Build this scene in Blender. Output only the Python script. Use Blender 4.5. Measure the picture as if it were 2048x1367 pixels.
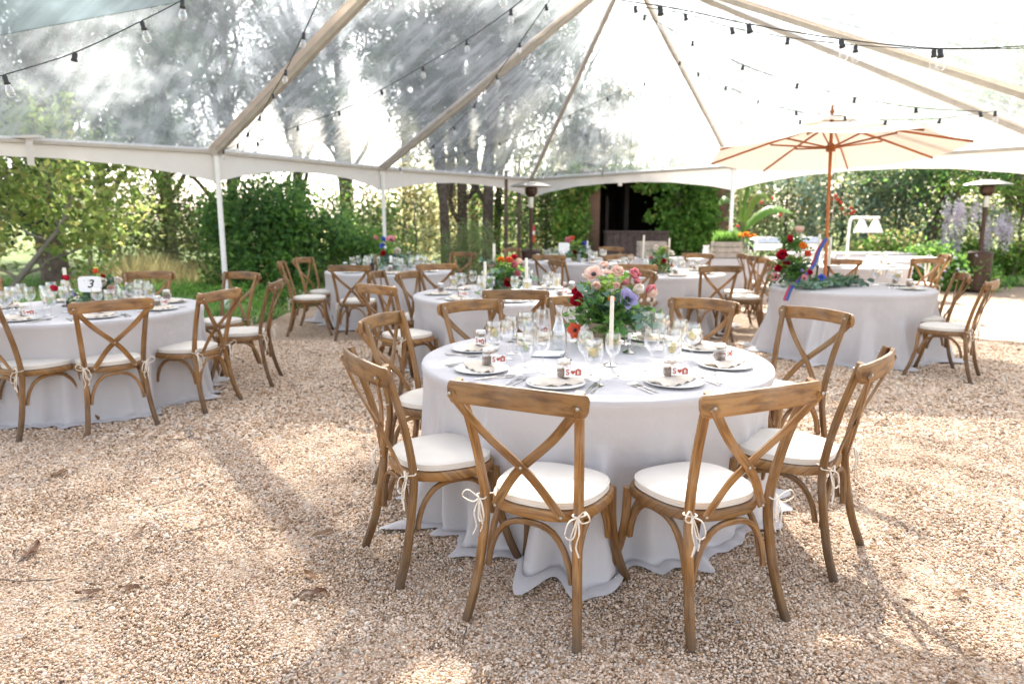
import bpy, math, random
import numpy as np
from mathutils import Vector, Matrix
R=math.radians; PI=math.pi
rng=np.random.default_rng(7); random.seed(7)
for o in list(bpy.data.objects): bpy.data.objects.remove(o)
S=bpy.context.scene; C=S.collection
# ------------------------------------------------------------------ camera
H=1.49; TH=.175; F=1400.
cd=bpy.data.cameras.new('camera'); cam=bpy.data.objects.new('camera',cd); C.objects.link(cam); S.camera=cam
cam.location=(0,0,H); cam.rotation_euler=(PI/2-TH,0,0)
cd.sensor_width=36; cd.lens=F/2048*36; cd.clip_start=.05; cd.clip_end=600
cd.dof.use_dof=True; cd.dof.focus_distance=2.9; cd.dof.aperture_fstop=2.3
# ------------------------------------------------------------------ sky, sun, exposure
SUN_EL=43; SUN_AZ=2          # degrees; azimuth measured from +Y towards +X
W=bpy.data.worlds.new('World'); S.world=W; W.use_nodes=True
nt=W.node_tree; bg=nt.nodes['Background']; sk=nt.nodes.new('ShaderNodeTexSky'); sk.sky_type='NISHITA'; sk.sun_disc=False
sk.sun_elevation=R(SUN_EL); sk.sun_rotation=R(SUN_AZ); sk.dust_density=2.4; sk.air_density=1.0; sk.ozone_density=.6
hs=nt.nodes.new('ShaderNodeHueSaturation'); hs.inputs['Saturation'].default_value=.52; mt=nt.nodes.new('ShaderNodeMix'); mt.data_type='RGBA'; mt.blend_type='MULTIPLY'; mt.inputs[0].default_value=1; mt.inputs[7].default_value=(1.03,.99,.96,1)
nt.links.new(sk.outputs[0],hs.inputs['Color']); nt.links.new(hs.outputs[0],mt.inputs[6]); nt.links.new(mt.outputs[2],bg.inputs[0]); bg.inputs[1].default_value=.13
sd=bpy.data.lights.new('sun','SUN'); sd.energy=5; sd.angle=R(.53); sd.color=(1,.94,.84)
sun=bpy.data.objects.new('sun',sd); C.objects.link(sun); sun.location=(0,20,20)
sdir=Vector((math.sin(R(SUN_AZ))*math.cos(R(SUN_EL)),math.cos(R(SUN_AZ))*math.cos(R(SUN_EL)),math.sin(R(SUN_EL))))
sun.rotation_euler=sdir.to_track_quat('Z','Y').to_euler()
S.view_settings.view_transform='Standard'; S.view_settings.look='None'; S.view_settings.gamma=1; S.view_settings.use_curve_mapping=False
S.view_settings.exposure=2.15
S.render.engine='CYCLES'
S.cycles.transparent_max_bounces=16; S.cycles.max_bounces=8; S.cycles.sample_clamp_indirect=6
S.render.resolution_x=1024; S.render.resolution_y=683

# ------------------------------------------------------------------ helpers
def ray(u,v):
    a=(u-1024)/F; b=(v-683.5)/F; c,s=math.cos(TH),math.sin(TH)
    return Vector((a,c-b*s,-s-b*c))
def I(u,v,z):                      # point at height z seen at that place of the photograph
    d=ray(u,v); t=(z-H)/d.z; return Vector((d.x*t,d.y*t,z))
def ID(u,v,Y):
    d=ray(u,v); t=Y/d.y; return Vector((d.x*t,Y,H+d.z*t))
def tag(o,label=None,cat=None,group=None,kind=None):
    if label: o['label']=label
    if cat: o['category']=cat
    if group: o['group']=group
    if kind: o['kind']=kind
    return o
def empty(name,loc,rz=0):
    o=bpy.data.objects.new(name,None); o.location=loc; o.rotation_euler=(0,0,rz); o.empty_display_size=.1; C.objects.link(o); return o
def link(name,me,parent=None,loc=None,rot=None,scale=None):
    o=bpy.data.objects.new(name,me); C.objects.link(o)
    if parent: o.parent=parent
    if loc is not None: o.location=loc
    if rot is not None: o.rotation_euler=rot
    if scale is not None: o.scale=scale
    return o
def copy_tree(o,parent=None):
    c=o.copy(); C.objects.link(c)
    if parent: c.parent=parent
    for ch in list(o.children): copy_tree(ch,c)
    return c
class MB:
    def __init__(s): s.v=[];s.f=[];s.uv=[]
    def add(s,vs,fs,uvs=None):
        b=len(s.v); s.v+= [tuple(p) for p in vs]
        for k,f in enumerate(fs):
            s.f.append(tuple(b+i for i in f))
            s.uv.append([tuple(t) for t in uvs[k]] if uvs is not None else [(vs[i][0]*1.,vs[i][1]+vs[i][2]) for i in f])
    def box(s,c,d,rz=0,bev=0):
        x,y,z=[q/2 for q in d]; m=Matrix.Rotation(rz,3,'Z')
        P=[(sx*x,sy*y,sz*z) for sz in(-1,1) for sx,sy in((-1,-1),(1,-1),(1,1),(-1,1))]
        P=[tuple(m@Vector(p)+Vector(c)) for p in P]
        s.add(P,[(3,2,1,0),(4,5,6,7),(0,1,5,4),(1,2,6,5),(2,3,7,6),(3,0,4,7)])
    def lathe(s,prof,n=20,c=(0,0,0),cap0=False,cap1=False):
        vs=[];fs=[]
        for r,z in prof:
            for k in range(n):
                a=2*PI*k/n; vs.append((c[0]+r*math.cos(a),c[1]+r*math.sin(a),c[2]+z))
        for i in range(len(prof)-1):
            for k in range(n):
                k2=(k+1)%n; fs.append((i*n+k,i*n+k2,(i+1)*n+k2,(i+1)*n+k))
        if cap0: fs.append(tuple(range(n-1,-1,-1)))
        if cap1: fs.append(tuple((len(prof)-1)*n+k for k in range(n)))
        s.add(vs,fs)
    def sweep(s,pts,w,h,up=(0,0,1),n=8,p=2.6,cap=True,u0=0.):
        """rounded section w (sideways) x h (along 'up') swept along pts"""
        pts=[Vector(q) for q in pts]; N=len(pts)
        W_=w if hasattr(w,'__len__') else [w]*N; H_=h if hasattr(h,'__len__') else [h]*N
        vs=[];fs=[];uvs=[];L=0;ls=[]
        for i in range(N):
            t=(pts[min(i+1,N-1)]-pts[max(i-1,0)]).normalized()
            upv=Vector(up[i]) if hasattr(up[0],'__len__') else Vector(up)
            sd_=t.cross(upv)
            if sd_.length<1e-4: sd_=t.cross(Vector((1,0,0)))
            sd_.normalize(); uu=sd_.cross(t).normalized()
            if i: L+=(pts[i]-pts[i-1]).length
            ls.append(L)
            for k in range(n):
                a=2*PI*(k+.5)/n; ca,sa=math.cos(a),math.sin(a)
                x=math.copysign(abs(ca)**(2/p),ca)*W_[i]/2; y=math.copysign(abs(sa)**(2/p),sa)*H_[i]/2
                vs.append(pts[i]+sd_*x+uu*y)
        for i in range(N-1):
            for k in range(n):
                k2=(k+1)%n; fs.append((i*n+k,i*n+k2,(i+1)*n+k2,(i+1)*n+k))
                per=(W_[0]+H_[0])*1.6
                uvs.append([(u0+ls[i],per*k/n),(u0+ls[i],per*(k+1)/n),(u0+ls[i+1],per*(k+1)/n),(u0+ls[i+1],per*k/n)])
        if cap:
            fs.append(tuple(range(n-1,-1,-1))); uvs.append([(u0,.01*k) for k in range(n)])
            fs.append(tuple((N-1)*n+k for k in range(n))); uvs.append([(u0,.01*k) for k in range(n)])
        s.add(vs,fs,uvs)
    def mesh(s,name,mat,smooth=True,angle=None):
        me=bpy.data.meshes.new(name); me.from_pydata(s.v,[],s.f); me.update()
        ul=me.uv_layers.new(name='UVMap'); ul.data.foreach_set('uv',np.array([c for f in s.uv for c in f],dtype=np.float32).ravel())
        for m in (mat if isinstance(mat,(list,tuple)) else [mat]): me.materials.append(m)
        if smooth:
            me.polygons.foreach_set('use_smooth',[True]*len(me.polygons))
            if angle: me.set_sharp_from_angle(angle=R(angle))
        return me
    def obj(s,name,mat,parent=None,smooth=True,angle=40,**k):
        return link(name,s.mesh(name,mat,smooth,angle),parent,**k)
def spline(pts,n=6):
    pts=[Vector(p) for p in pts]; out=[]
    P=[pts[0]*2-pts[1]]+pts+[pts[-1]*2-pts[-2]]
    for i in range(1,len(P)-2):
        for k in range(n):
            t=k/n; a,b,c,d=P[i-1],P[i],P[i+1],P[i+2]
            out.append(.5*((2*b)+(c-a)*t+(2*a-5*b+4*c-d)*t*t+(3*b-a-3*c+d)*t**3))
    out.append(pts[-1]); return out
def npmesh(name,V,F,mat,attr=None,smooth=False):
    """fast mesh: V (n,3), F (m,k) equal-sided faces; attr per face float 'rnd'"""
    me=bpy.data.meshes.new(name); n,m,k=len(V),len(F),F.shape[1]
    me.vertices.add(n); me.vertices.foreach_set('co',V.astype(np.float32).ravel())
    me.loops.add(m*k); me.loops.foreach_set('vertex_index',F.astype(np.int32).ravel())
    me.polygons.add(m); me.polygons.foreach_set('loop_start',np.arange(0,m*k,k,dtype=np.int32))
    if attr is not None:
        a=me.attributes.new('rnd','FLOAT','FACE'); a.data.foreach_set('value',attr.astype(np.float32))
    me.update(calc_edges=True)
    if smooth: me.polygons.foreach_set('use_smooth',np.ones(m,bool))
    for q in (mat if isinstance(mat,(list,tuple)) else [mat]): me.materials.append(q)
    return me

# ------------------------------------------------------------------ materials
class NT:
    def __init__(s,name):
        s.m=bpy.data.materials.new(name); s.m.use_nodes=True; s.t=s.m.node_tree
        s.b=s.t.nodes['Principled BSDF']; s.out=s.t.nodes['Material Output']
    def n(s,ty,**k):
        q=s.t.nodes.new(ty)
        for a,v in k.items():
            if a in q.inputs: q.inputs[a].default_value=v
            else: setattr(q,a,v)
        return q
    def l(s,a,b): s.t.links.new(a,b)
    def ramp(s,src,stops,interp='LINEAR'):
        r=s.n('ShaderNodeValToRGB'); r.color_ramp.interpolation=interp; e=r.color_ramp.elements
        while len(e)<len(stops): e.new(.5)
        for q,(p,c) in zip(e,stops): q.position=p; q.color=(*c,1) if len(c)==3 else c
        s.l(src,r.inputs[0]); return r.outputs[0]
    def noise(s,scale,detail=3,vec=None,rough=.5,sub=None):
        q=s.n('ShaderNodeTexNoise'); q.inputs['Scale'].default_value=scale; q.inputs['Detail'].default_value=detail; q.inputs['Roughness'].default_value=rough
        if vec is not None: s.l(vec,q.inputs['Vector'])
        return q.outputs['Fac']
    def coord(s,kind='Object',scale=None):
        c=s.n('ShaderNodeTexCoord').outputs[kind]
        if scale is None: return c
        m=s.n('ShaderNodeMapping'); m.inputs['Scale'].default_value=scale; s.l(c,m.inputs[0]); return m.outputs[0]
    def bump(s,src,strength=.3,dist=.01):
        q=s.n('ShaderNodeBump'); q.inputs['Strength'].default_value=strength; q.inputs['Distance'].default_value=dist
        s.l(src,q.inputs['Height']); s.l(q.outputs[0],s.b.inputs['Normal']); return q
    def mul(s,a,b,fac=1.):
        q=s.n('ShaderNodeMix',data_type='RGBA',blend_type='MULTIPLY'); q.inputs[0].default_value=fac
        s.l(a,q.inputs[6]); s.l(b,q.inputs[7]); return q.outputs[2]
    def mix(s,fac,a,b):
        q=s.n('ShaderNodeMix',data_type='RGBA'); 
        for i,x in ((0,fac),(6,a),(7,b)):
            if hasattr(x,'is_linked') or hasattr(x,'links'): s.l(x,q.inputs[i])
            else: q.inputs[i].default_value=x if i==0 else (*x,1)
        return q.outputs[2]
    def orand(s): return s.n('ShaderNodeObjectInfo').outputs['Random']
def plain(name,col,rough=.5,metal=0,var=.12,scale=30,bump=.15,spec=.5,trans=None):
    q=NT(name); v=q.coord('Object'); n=q.noise(scale,4,v)
    c=q.ramp(n,[(.25,tuple(x*(1-var) for x in col)),(.75,tuple(min(1,x*(1+var)) for x in col))])
    q.l(c,q.b.inputs['Base Color']); q.b.inputs['Roughness'].default_value=rough; q.b.inputs['Metallic'].default_value=metal
    q.b.inputs['Specular IOR Level'].default_value=spec
    if bump: q.bump(q.noise(scale*4,3,v),bump,.003)
    if trans:
        t=q.n('ShaderNodeBsdfTranslucent'); q.l(c,t.inputs[0]); m=q.n('ShaderNodeMixShader'); m.inputs[0].default_value=trans
        q.l(q.b.outputs[0],m.inputs[1]); q.l(t.outputs[0],m.inputs[2]); q.l(m.outputs[0],q.out.inputs[0])
    return q.m
def wood(name,dark,mid,light,weather_lit=(.42,.34,.26)):
    q=NT(name); uv=q.coord('UV',(7,190,1)); uv2=q.coord('UV',(2.2,26,1)); oc=q.coord('Object')
    rnd=q.orand()
    add=q.n('ShaderNodeVectorMath',operation='ADD'); cmb=q.n('ShaderNodeCombineXYZ'); mm=q.n('ShaderNodeMath',operation='MULTIPLY'); mm.inputs[1].default_value=37
    q.l(rnd,mm.inputs[0]); q.l(mm.outputs[0],cmb.inputs[0]); q.l(uv2,add.inputs[0]); q.l(cmb.outputs[0],add.inputs[1])
    g1=q.noise(1,4,uv,.6); g2=q.noise(1.4,5,add.outputs[0],.55)
    c1=q.ramp(g2,[(.28,dark),(.5,mid),(.74,light)])
    c2=q.ramp(g1,[(.38,(.42,.34,.28)),(.54,(1.06,1.04,1))])
    c=q.mul(c1,c2,.85)
    # weathered grey bloom in patches; lit tops painted on faces that look up
    geo=q.n('ShaderNodeNewGeometry'); sx=q.n('ShaderNodeSeparateXYZ'); q.l(geo.outputs['Normal'],sx.inputs[0])
    up=q.n('ShaderNodeMapRange'); up.inputs[1].default_value=.25; up.inputs[2].default_value=.95; up.inputs[4].default_value=.55; q.l(sx.outputs[2],up.inputs[0])
    wn=q.noise(9,4,oc); wr=q.n('ShaderNodeMapRange'); wr.inputs[1].default_value=.42; wr.inputs[2].default_value=.72; wr.inputs[4].default_value=1; q.l(wn,wr.inputs[0])
    ad=q.n('ShaderNodeMath',operation='MULTIPLY'); q.l(up.outputs[0],ad.inputs[0]); q.l(wr.outputs[0],ad.inputs[1])
    a2=q.n('ShaderNodeMath',operation='MULTIPLY_ADD'); a2.inputs[1].default_value=.22; q.l(wr.outputs[0],a2.inputs[0]); q.l(ad.outputs[0],a2.inputs[2])
    wcol=q.mix(a2.outputs[0],c,weather_lit)
    # scuffed dark feet
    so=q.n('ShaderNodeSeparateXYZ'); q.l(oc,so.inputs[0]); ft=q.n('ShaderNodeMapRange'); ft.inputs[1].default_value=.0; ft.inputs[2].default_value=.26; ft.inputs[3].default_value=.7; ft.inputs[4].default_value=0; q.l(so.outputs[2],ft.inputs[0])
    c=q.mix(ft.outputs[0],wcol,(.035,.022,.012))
    hsv=q.n('ShaderNodeHueSaturation'); q.l(c,hsv.inputs['Color']); vr=q.n('ShaderNodeMapRange'); vr.inputs[3].default_value=.72; vr.inputs[4].default_value=1.18; q.l(rnd,vr.inputs[0]); q.l(vr.outputs[0],hsv.inputs['Value'])
    q.l(hsv.outputs[0],q.b.inputs['Base Color'])
    rr=q.n('ShaderNodeMapRange'); rr.inputs[3].default_value=.45; rr.inputs[4].default_value=.7; q.l(g2,rr.inputs[0]); q.l(rr.outputs[0],q.b.inputs['Roughness'])
    q.bump(g1,.35,.002); return q.m
M={}
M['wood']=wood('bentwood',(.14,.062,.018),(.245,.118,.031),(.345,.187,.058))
M['cushion']=plain('cushion cotton',(.66,.61,.54),.85,var=.07,scale=5,bump=.35,spec=.2)
M['cord']=plain('cotton cord',(.70,.62,.52),.9,scale=60,spec=.1)
M['bolt']=plain('steel bolt',(.42,.40,.36),.35,1,scale=40)
def cloth():
    q=NT('table linen'); oc=q.coord('Object'); uv=q.coord('UV',(1,1,1))
    w1=q.noise(3,4,oc); c=q.ramp(w1,[(.3,(.50,.475,.475)),(.7,(.545,.52,.52))])
    q.l(c,q.b.inputs['Base Color']); q.b.inputs['Roughness'].default_value=.82; q.b.inputs['Specular IOR Level'].default_value=.2
    q.b.inputs['Sheen Weight'].default_value=.15
    wv=q.noise(260,2,q.coord('Object',(1,1,.35))); w2=q.noise(14,4,oc)
    ad=q.n('ShaderNodeMath',operation='MULTIPLY_ADD'); ad.inputs[1].default_value=.12; q.l(wv,ad.inputs[0]); q.l(w2,ad.inputs[2])
    q.bump(ad.outputs[0],.35,.016)
    t=q.n('ShaderNodeBsdfTranslucent'); q.l(c,t.inputs[0]); m=q.n('ShaderNodeMixShader'); m.inputs[0].default_value=.05
    q.l(q.b.outputs[0],m.inputs[1]); q.l(t.outputs[0],m.inputs[2]); q.l(m.outputs[0],q.out.inputs[0]); return q.m
M['cloth']=cloth()
M['china']=plain('white china',(.80,.79,.76),.18,var=.02,bump=0)
M['napkin']=plain('blush napkin',(.80,.70,.58),.85,var=.12,scale=18,spec=.2,trans=.15)
M['silver']=plain('polished steel',(.62,.60,.57),.18,1,var=.05,bump=0)
M['candle']=plain('ivory wax',(.80,.75,.64),.45,var=.03,bump=0,trans=.2)
M['card']=plain('white card',(.80,.79,.77),.7,var=.02,bump=0)
M['print']=plain('brick red print',(.42,.085,.05),.8,var=.2,scale=200,bump=0)
M['ink']=plain('black ink',(.02,.02,.02),.7,bump=0)
M['twine']=plain('jute twine',(.42,.27,.13),.9,scale=150)
M['seeds']=plain('seed mix',(.20,.14,.11),.8,var=.8,scale=220,bump=.6)
M['slate']=plain('slate grey board',(.20,.21,.23),.6,bump=.1)
M['lemon']=plain('lemon slice',(.78,.66,.25),.5,bump=0,trans=.3)
M['cucumber']=plain('cucumber slice',(.55,.68,.38),.5,bump=0,trans=.3)
M['terracotta']=plain('ribbed clay',(.42,.30,.23),.8,scale=50)
M['powder']=plain('white powder coat metal',(.78,.77,.74),.4,var=.03,scale=6,bump=0)
M['alu']=plain('brushed aluminium',(.52,.50,.46),.38,.9,var=.1,scale=15,bump=.05)
M['frame']=plain('grey anodised tube',(.42,.38,.33),.5,.2,var=.12,scale=9,bump=.05)
M['keder']=plain('cream vinyl seam band',(.72,.65,.58),.5,var=.05,scale=6,bump=.05,trans=.65)
M['steel']=plain('stainless steel',(.58,.58,.58),.28,1,var=.08,scale=12,bump=.03)
M['bronze']=plain('hammered bronze paint',(.06,.035,.026),.4,.6,var=.3,scale=40)
M['teak']=wood('varnished teak',(.30,.085,.018),(.42,.13,.03),(.50,.18,.05),(.5,.2,.07))
M['canvas']=plain('cream parasol canvas',(.69,.61,.51),.9,var=.04,scale=20,spec=.1,trans=.24)
M['valance']=plain('white vinyl',(.70,.665,.63),.45,var=.03,scale=5,bump=.05,trans=.22)
M['bark']=plain('tree bark',(.115,.085,.065),.95,var=.5,scale=9,bump=1.)
M['palebark']=plain('pale bark',(.22,.19,.16),.95,var=.4,scale=7,bump=.8)
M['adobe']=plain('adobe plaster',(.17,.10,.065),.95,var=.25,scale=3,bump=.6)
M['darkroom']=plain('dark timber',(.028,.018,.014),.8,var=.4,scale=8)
M['barwood']=plain('charred planks',(.055,.038,.033),.75,var=.5,scale=10)
M['crate']=plain('grey weathered crate boards',(.36,.31,.26),.85,var=.2,scale=12)
M['red']=plain('red enamel',(.5,.03,.02),.35,bump=0)
M['black']=plain('black rubber',(.018,.018,.018),.5,bump=0)
M['soil']=plain('dark soil',(.06,.045,.03),.95,var=.4,scale=3)
M['ribbonred']=plain('crimson silk ribbon',(.32,.015,.05),.4,bump=0)
M['ribbonblue']=plain('royal blue silk ribbon',(.008,.045,.22),.35,bump=0)
def thin_glass(name,tint=(1,1,1),f=.13,rough=.02):
    q=NT(name); t=q.n('ShaderNodeBsdfTransparent'); t.inputs[0].default_value=(*[x*.96 for x in tint],1)
    g=q.n('ShaderNodeBsdfGlossy'); g.inputs['Roughness'].default_value=rough; g.inputs[0].default_value=(1,1,1,1)
    lw=q.n('ShaderNodeLayerWeight'); lw.inputs[0].default_value=.35
    mr=q.n('ShaderNodeMapRange'); mr.inputs[1].default_value=0; mr.inputs[2].default_value=1; mr.inputs[3].default_value=f*.45; mr.inputs[4].default_value=.75
    q.l(lw.outputs['Facing'],mr.inputs[0]); m=q.n('ShaderNodeMixShader'); q.l(mr.outputs[0],m.inputs[0]); q.l(t.outputs[0],m.inputs[1]); q.l(g.outputs[0],m.inputs[2]); q.l(m.outputs[0],q.out.inputs[0]); return q.m
M['glass']=thin_glass('clear glass')
M['water']=thin_glass('water',(.93,.95,.96),.18,.0)
def film(nm='clear vinyl film',lo=.15,hi=.40,tint=(.80,.86,.90)):
    """clear vinyl: mostly see-through, creased, slightly milky"""
    q=NT(nm); oc=q.coord('Object'); uv=q.coord('UV')
    n1=q.noise(.9,5,q.coord('Object',(1,1,2.4)),.6); n2=q.noise(6,4,q.coord('UV',(.35,2.2,1)),.6)
    mp=q.n('ShaderNodeTexCoord').outputs['UV']; 
    n3=q.noise(2.2,4,q.coord('UV',(2.2,.5,1)),.55)
    geo=q.n('ShaderNodeNewGeometry')
    bmp=q.n('ShaderNodeBump'); bmp.inputs['Strength'].default_value=.35; bmp.inputs['Distance'].default_value=.05; q.l(n3,bmp.inputs['Height'])
    b2=q.n('ShaderNodeBump'); b2.inputs['Strength'].default_value=.35; b2.inputs['Distance'].default_value=.03; q.l(n2,b2.inputs['Height']); q.l(bmp.outputs[0],b2.inputs['Normal'])
    tr=q.n('ShaderNodeBsdfTransparent'); tr.inputs[0].default_value=(.84,.86,.88,1)
    rf=q.n('ShaderNodeBsdfRefraction'); rf.inputs['IOR'].default_value=1.03; rf.inputs['Roughness'].default_value=.17; rf.inputs[0].default_value=(.82,.86,.90,1); q.l(b2.outputs[0],rf.inputs['Normal'])
    tl=q.n('ShaderNodeBsdfTranslucent'); tl.inputs[0].default_value=(*tint,1)
    df=q.n('ShaderNodeBsdfDiffuse'); df.inputs[0].default_value=(.75,.80,.84,1)
    gl=q.n('ShaderNodeBsdfGlossy'); gl.inputs['Roughness'].default_value=.15; q.l(b2.outputs[0],gl.inputs['Normal'])
    def mx(f,a,b):
        m=q.n('ShaderNodeMixShader')
        if isinstance(f,float): m.inputs[0].default_value=f
        else: q.l(f,m.inputs[0])
        q.l(a,m.inputs[1]); q.l(b,m.inputs[2]); return m.outputs[0]
    see=mx(.36,tr.outputs[0],rf.outputs[0]); milk=mx(.35,tl.outputs[0],df.outputs[0])
    st=q.n('ShaderNodeMath',operation='MULTIPLY'); q.l(n1,st.inputs[0]); q.l(n3,st.inputs[1])
    mr=q.n('ShaderNodeMapRange'); mr.inputs[1].default_value=.16; mr.inputs[2].default_value=.42; mr.inputs[3].default_value=lo; mr.inputs[4].default_value=hi; q.l(st.outputs[0],mr.inputs[0])
    s1=mx(mr.outputs[0],see,milk); s2=mx(.04,s1,gl.outputs[0]); q.l(s2,q.out.inputs[0]); return q.m
M['film']=film()
M['oldvinyl']=film('aged milky vinyl',.5,.8,(.20,.26,.29))
def leafmat(name,cols,trans=.62,rough=.45,scale=.7):
    q=NT(name); a=q.n('ShaderNodeAttribute'); a.attribute_name='rnd'
    n=len(cols); c=q.ramp(a.outputs['Fac'],[(i/(n-1),x) for i,x in enumerate(cols)])
    nn=q.noise(scale,2,q.coord('Object')); v=q.ramp(nn,[(.3,(.55,.55,.55)),(.7,(1.25,1.25,1.25))]); c=q.mul(c,v,1)
    q.l(c,q.b.inputs['Base Color']); q.b.inputs['Roughness'].default_value=rough; q.b.inputs['Specular IOR Level'].default_value=.4
    t=q.n('ShaderNodeBsdfTranslucent'); g=q.n('ShaderNodeGamma'); g.inputs[1].default_value=.85; q.l(c,g.inputs[0]); q.l(g.outputs[0],t.inputs[0])
    m=q.n('ShaderNodeMixShader'); m.inputs[0].default_value=trans; q.l(q.b.outputs[0],m.inputs[1]); q.l(t.outputs[0],m.inputs[2]); q.l(m.outputs[0],q.out.inputs[0]); return q.m
M['leaf_dark']=leafmat('dark green leaves',[(0.040,0.122,0.037),(0.094,0.231,0.065),(0.157,0.316,0.076),(0.264,0.437,0.108)],.6)
M['leaf_bright']=leafmat('bright green leaves',[(0.087,0.218,0.037),(0.160,0.349,0.052),(0.277,0.480,0.087)],.55)
M['leaf_yellow']=leafmat('yellow green leaves',[(0.128,0.197,0.051),(0.277,0.393,0.085),(0.405,0.505,0.135),(0.426,0.365,0.118)],.65)
M['leaf_olive']=leafmat('olive leaves',[(0.105,0.149,0.067),(0.209,0.269,0.120),(0.359,0.419,0.209),(0.493,0.493,0.269)],.65)
M['leaf_pine']=leafmat('grey green needles',[(0.034,0.074,0.042),(0.076,0.137,0.072),(0.119,0.189,0.096)],.5)
M['leaf_gold']=leafmat('gold dry leaves',[(0.286,0.260,0.104),(0.468,0.403,0.169),(0.585,0.494,0.234)],.65)
M['grass']=leafmat('grass blades',[(0.068,0.220,0.051),(0.135,0.338,0.068),(0.270,0.473,0.118),(0.507,0.473,0.220)],.45)
M['vine']=leafmat('vine leaves',[(0.085,0.220,0.034),(0.169,0.372,0.060),(0.304,0.507,0.101),(0.541,0.541,0.135)],.5)
M['euca']=leafmat('eucalyptus leaves',[(0.092,0.184,0.127),(0.184,0.299,0.218),(0.276,0.380,0.287)],.3)
M['dryleaf']=leafmat('dry brown leaf',[(.13,.06,.03),(.25,.13,.06),(.32,.2,.11)],.3)
def petal(name,c1,c2,tr=.4):
    q=NT(name); a=q.n('ShaderNodeAttribute'); a.attribute_name='rnd'; c=q.ramp(a.outputs['Fac'],[(0,c1),(1,c2)])
    q.l(c,q.b.inputs['Base Color']); q.b.inputs['Roughness'].default_value=.6; q.b.inputs['Specular IOR Level'].default_value=.2
    t=q.n('ShaderNodeBsdfTranslucent'); q.l(c,t.inputs[0]); m=q.n('ShaderNodeMixShader'); m.inputs[0].default_value=tr
    q.l(q.b.outputs[0],m.inputs[1]); q.l(t.outputs[0],m.inputs[2]); q.l(m.outputs[0],q.out.inputs[0]); return q.m
M['p_blush']=petal('blush petals',(.80,.52,.44),(.86,.70,.60)); M['p_pink']=petal('pink petals',(.62,.14,.20),(.78,.38,.40))
M['p_red']=petal('crimson petals',(.35,.004,.02),(.55,.02,.05)); M['p_mauve']=petal('mauve petals',(.38,.33,.60),(.54,.48,.72))
M['p_cream']=petal('cream petals',(.80,.72,.62),(.86,.80,.72)); M['p_orange']=petal('orange petals',(.75,.20,.02),(.85,.36,.06))
M['p_coral']=petal('coral petals',(.72,.10,.05),(.80,.2,.1)); M['p_blue']=petal('blue petals',(.05,.08,.5),(.12,.2,.6)); M['p_lilac']=petal('wisteria petals',(.60,.55,.66),(.80,.76,.82))
# ------------------------------------------------------------------ ground
def gravel_mat():
    q=NT('pea gravel'); oc=q.coord('Object')
    v=q.n('ShaderNodeTexVoronoi'); v.inputs['Scale'].default_value=95; q.l(oc,v.inputs['Vector'])
    sp=q.n('ShaderNodeSeparateColor'); q.l(v.outputs['Color'],sp.inputs[0])
    c=q.ramp(sp.outputs[0],[(0,(.16,.10,.065)),(.2,(.42,.28,.18)),(.5,(.58,.45,.33)),(.75,(.66,.56,.45)),(.9,(.40,.36,.33)),(1,(.7,.66,.58))])
    d=q.ramp(v.outputs['Distance'],[(.25,(1.15,1.12,1.1)),(.75,(.5,.42,.35))]); c=q.mul(c,d,.6)
    big=q.noise(.8,4,oc); bc=q.ramp(big,[(.3,(.86,.82,.78)),(.7,(1.06,1.05,1.04))]); c=q.mul(c,bc,1)
    q.l(c,q.b.inputs['Base Color']); q.b.inputs['Roughness'].default_value=.9; q.b.inputs['Specular IOR Level'].default_value=.25
    inv=q.n('ShaderNodeMath',operation='SUBTRACT'); inv.inputs[0].default_value=1; q.l(v.outputs['Distance'],inv.inputs[1]); q.bump(inv.outputs[0],.9,.012); return q.m
M['gravel']=gravel_mat()
def pebble_mat():
    q=NT('pebble'); r=q.orand()
    c=q.ramp(r,[(0,(.11,.07,.045)),(.06,(.26,.16,.09)),(.16,(.44,.29,.17)),(.36,(.62,.45,.325)),(.60,(.72,.56,.435)),(.85,(.77,.66,.55)),(.91,(.34,.33,.31)),(.95,(.50,.29,.14)),(1,(.74,.70,.62))])
    n=q.noise(500,2,q.coord('Object')); d=q.ramp(n,[(.3,(.85,.83,.8)),(.7,(1,1,1))]); gp=q.n('ShaderNodeNewGeometry').outputs['Position']; pn=q.noise(1.6,5,gp,.6); pr=q.ramp(pn,[(.34,(.82,.79,.75)),(.5,(.98,.975,.96)),(.68,(1.06,1.06,1.05))]); q.l(q.mul(q.mul(c,d,1),pr,1),q.b.inputs['Base Color']); q.b.inputs['Roughness'].default_value=.7; q.b.inputs['Specular IOR Level'].default_value=.3; return q.m
M['pebble']=pebble_mat()
def groundgreen():
    q=NT('meadow soil'); oc=q.coord('Object'); n=q.noise(1.2,5,oc); c=q.ramp(n,[(.3,(.05,.09,.025)),(.55,(.09,.14,.035)),(.75,(.24,.19,.09))])
    q.l(c,q.b.inputs['Base Color']); q.b.inputs['Roughness'].default_value=1; q.bump(q.noise(20,4,oc),.8,.05); return q.m
M['meadow']=groundgreen()
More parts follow.
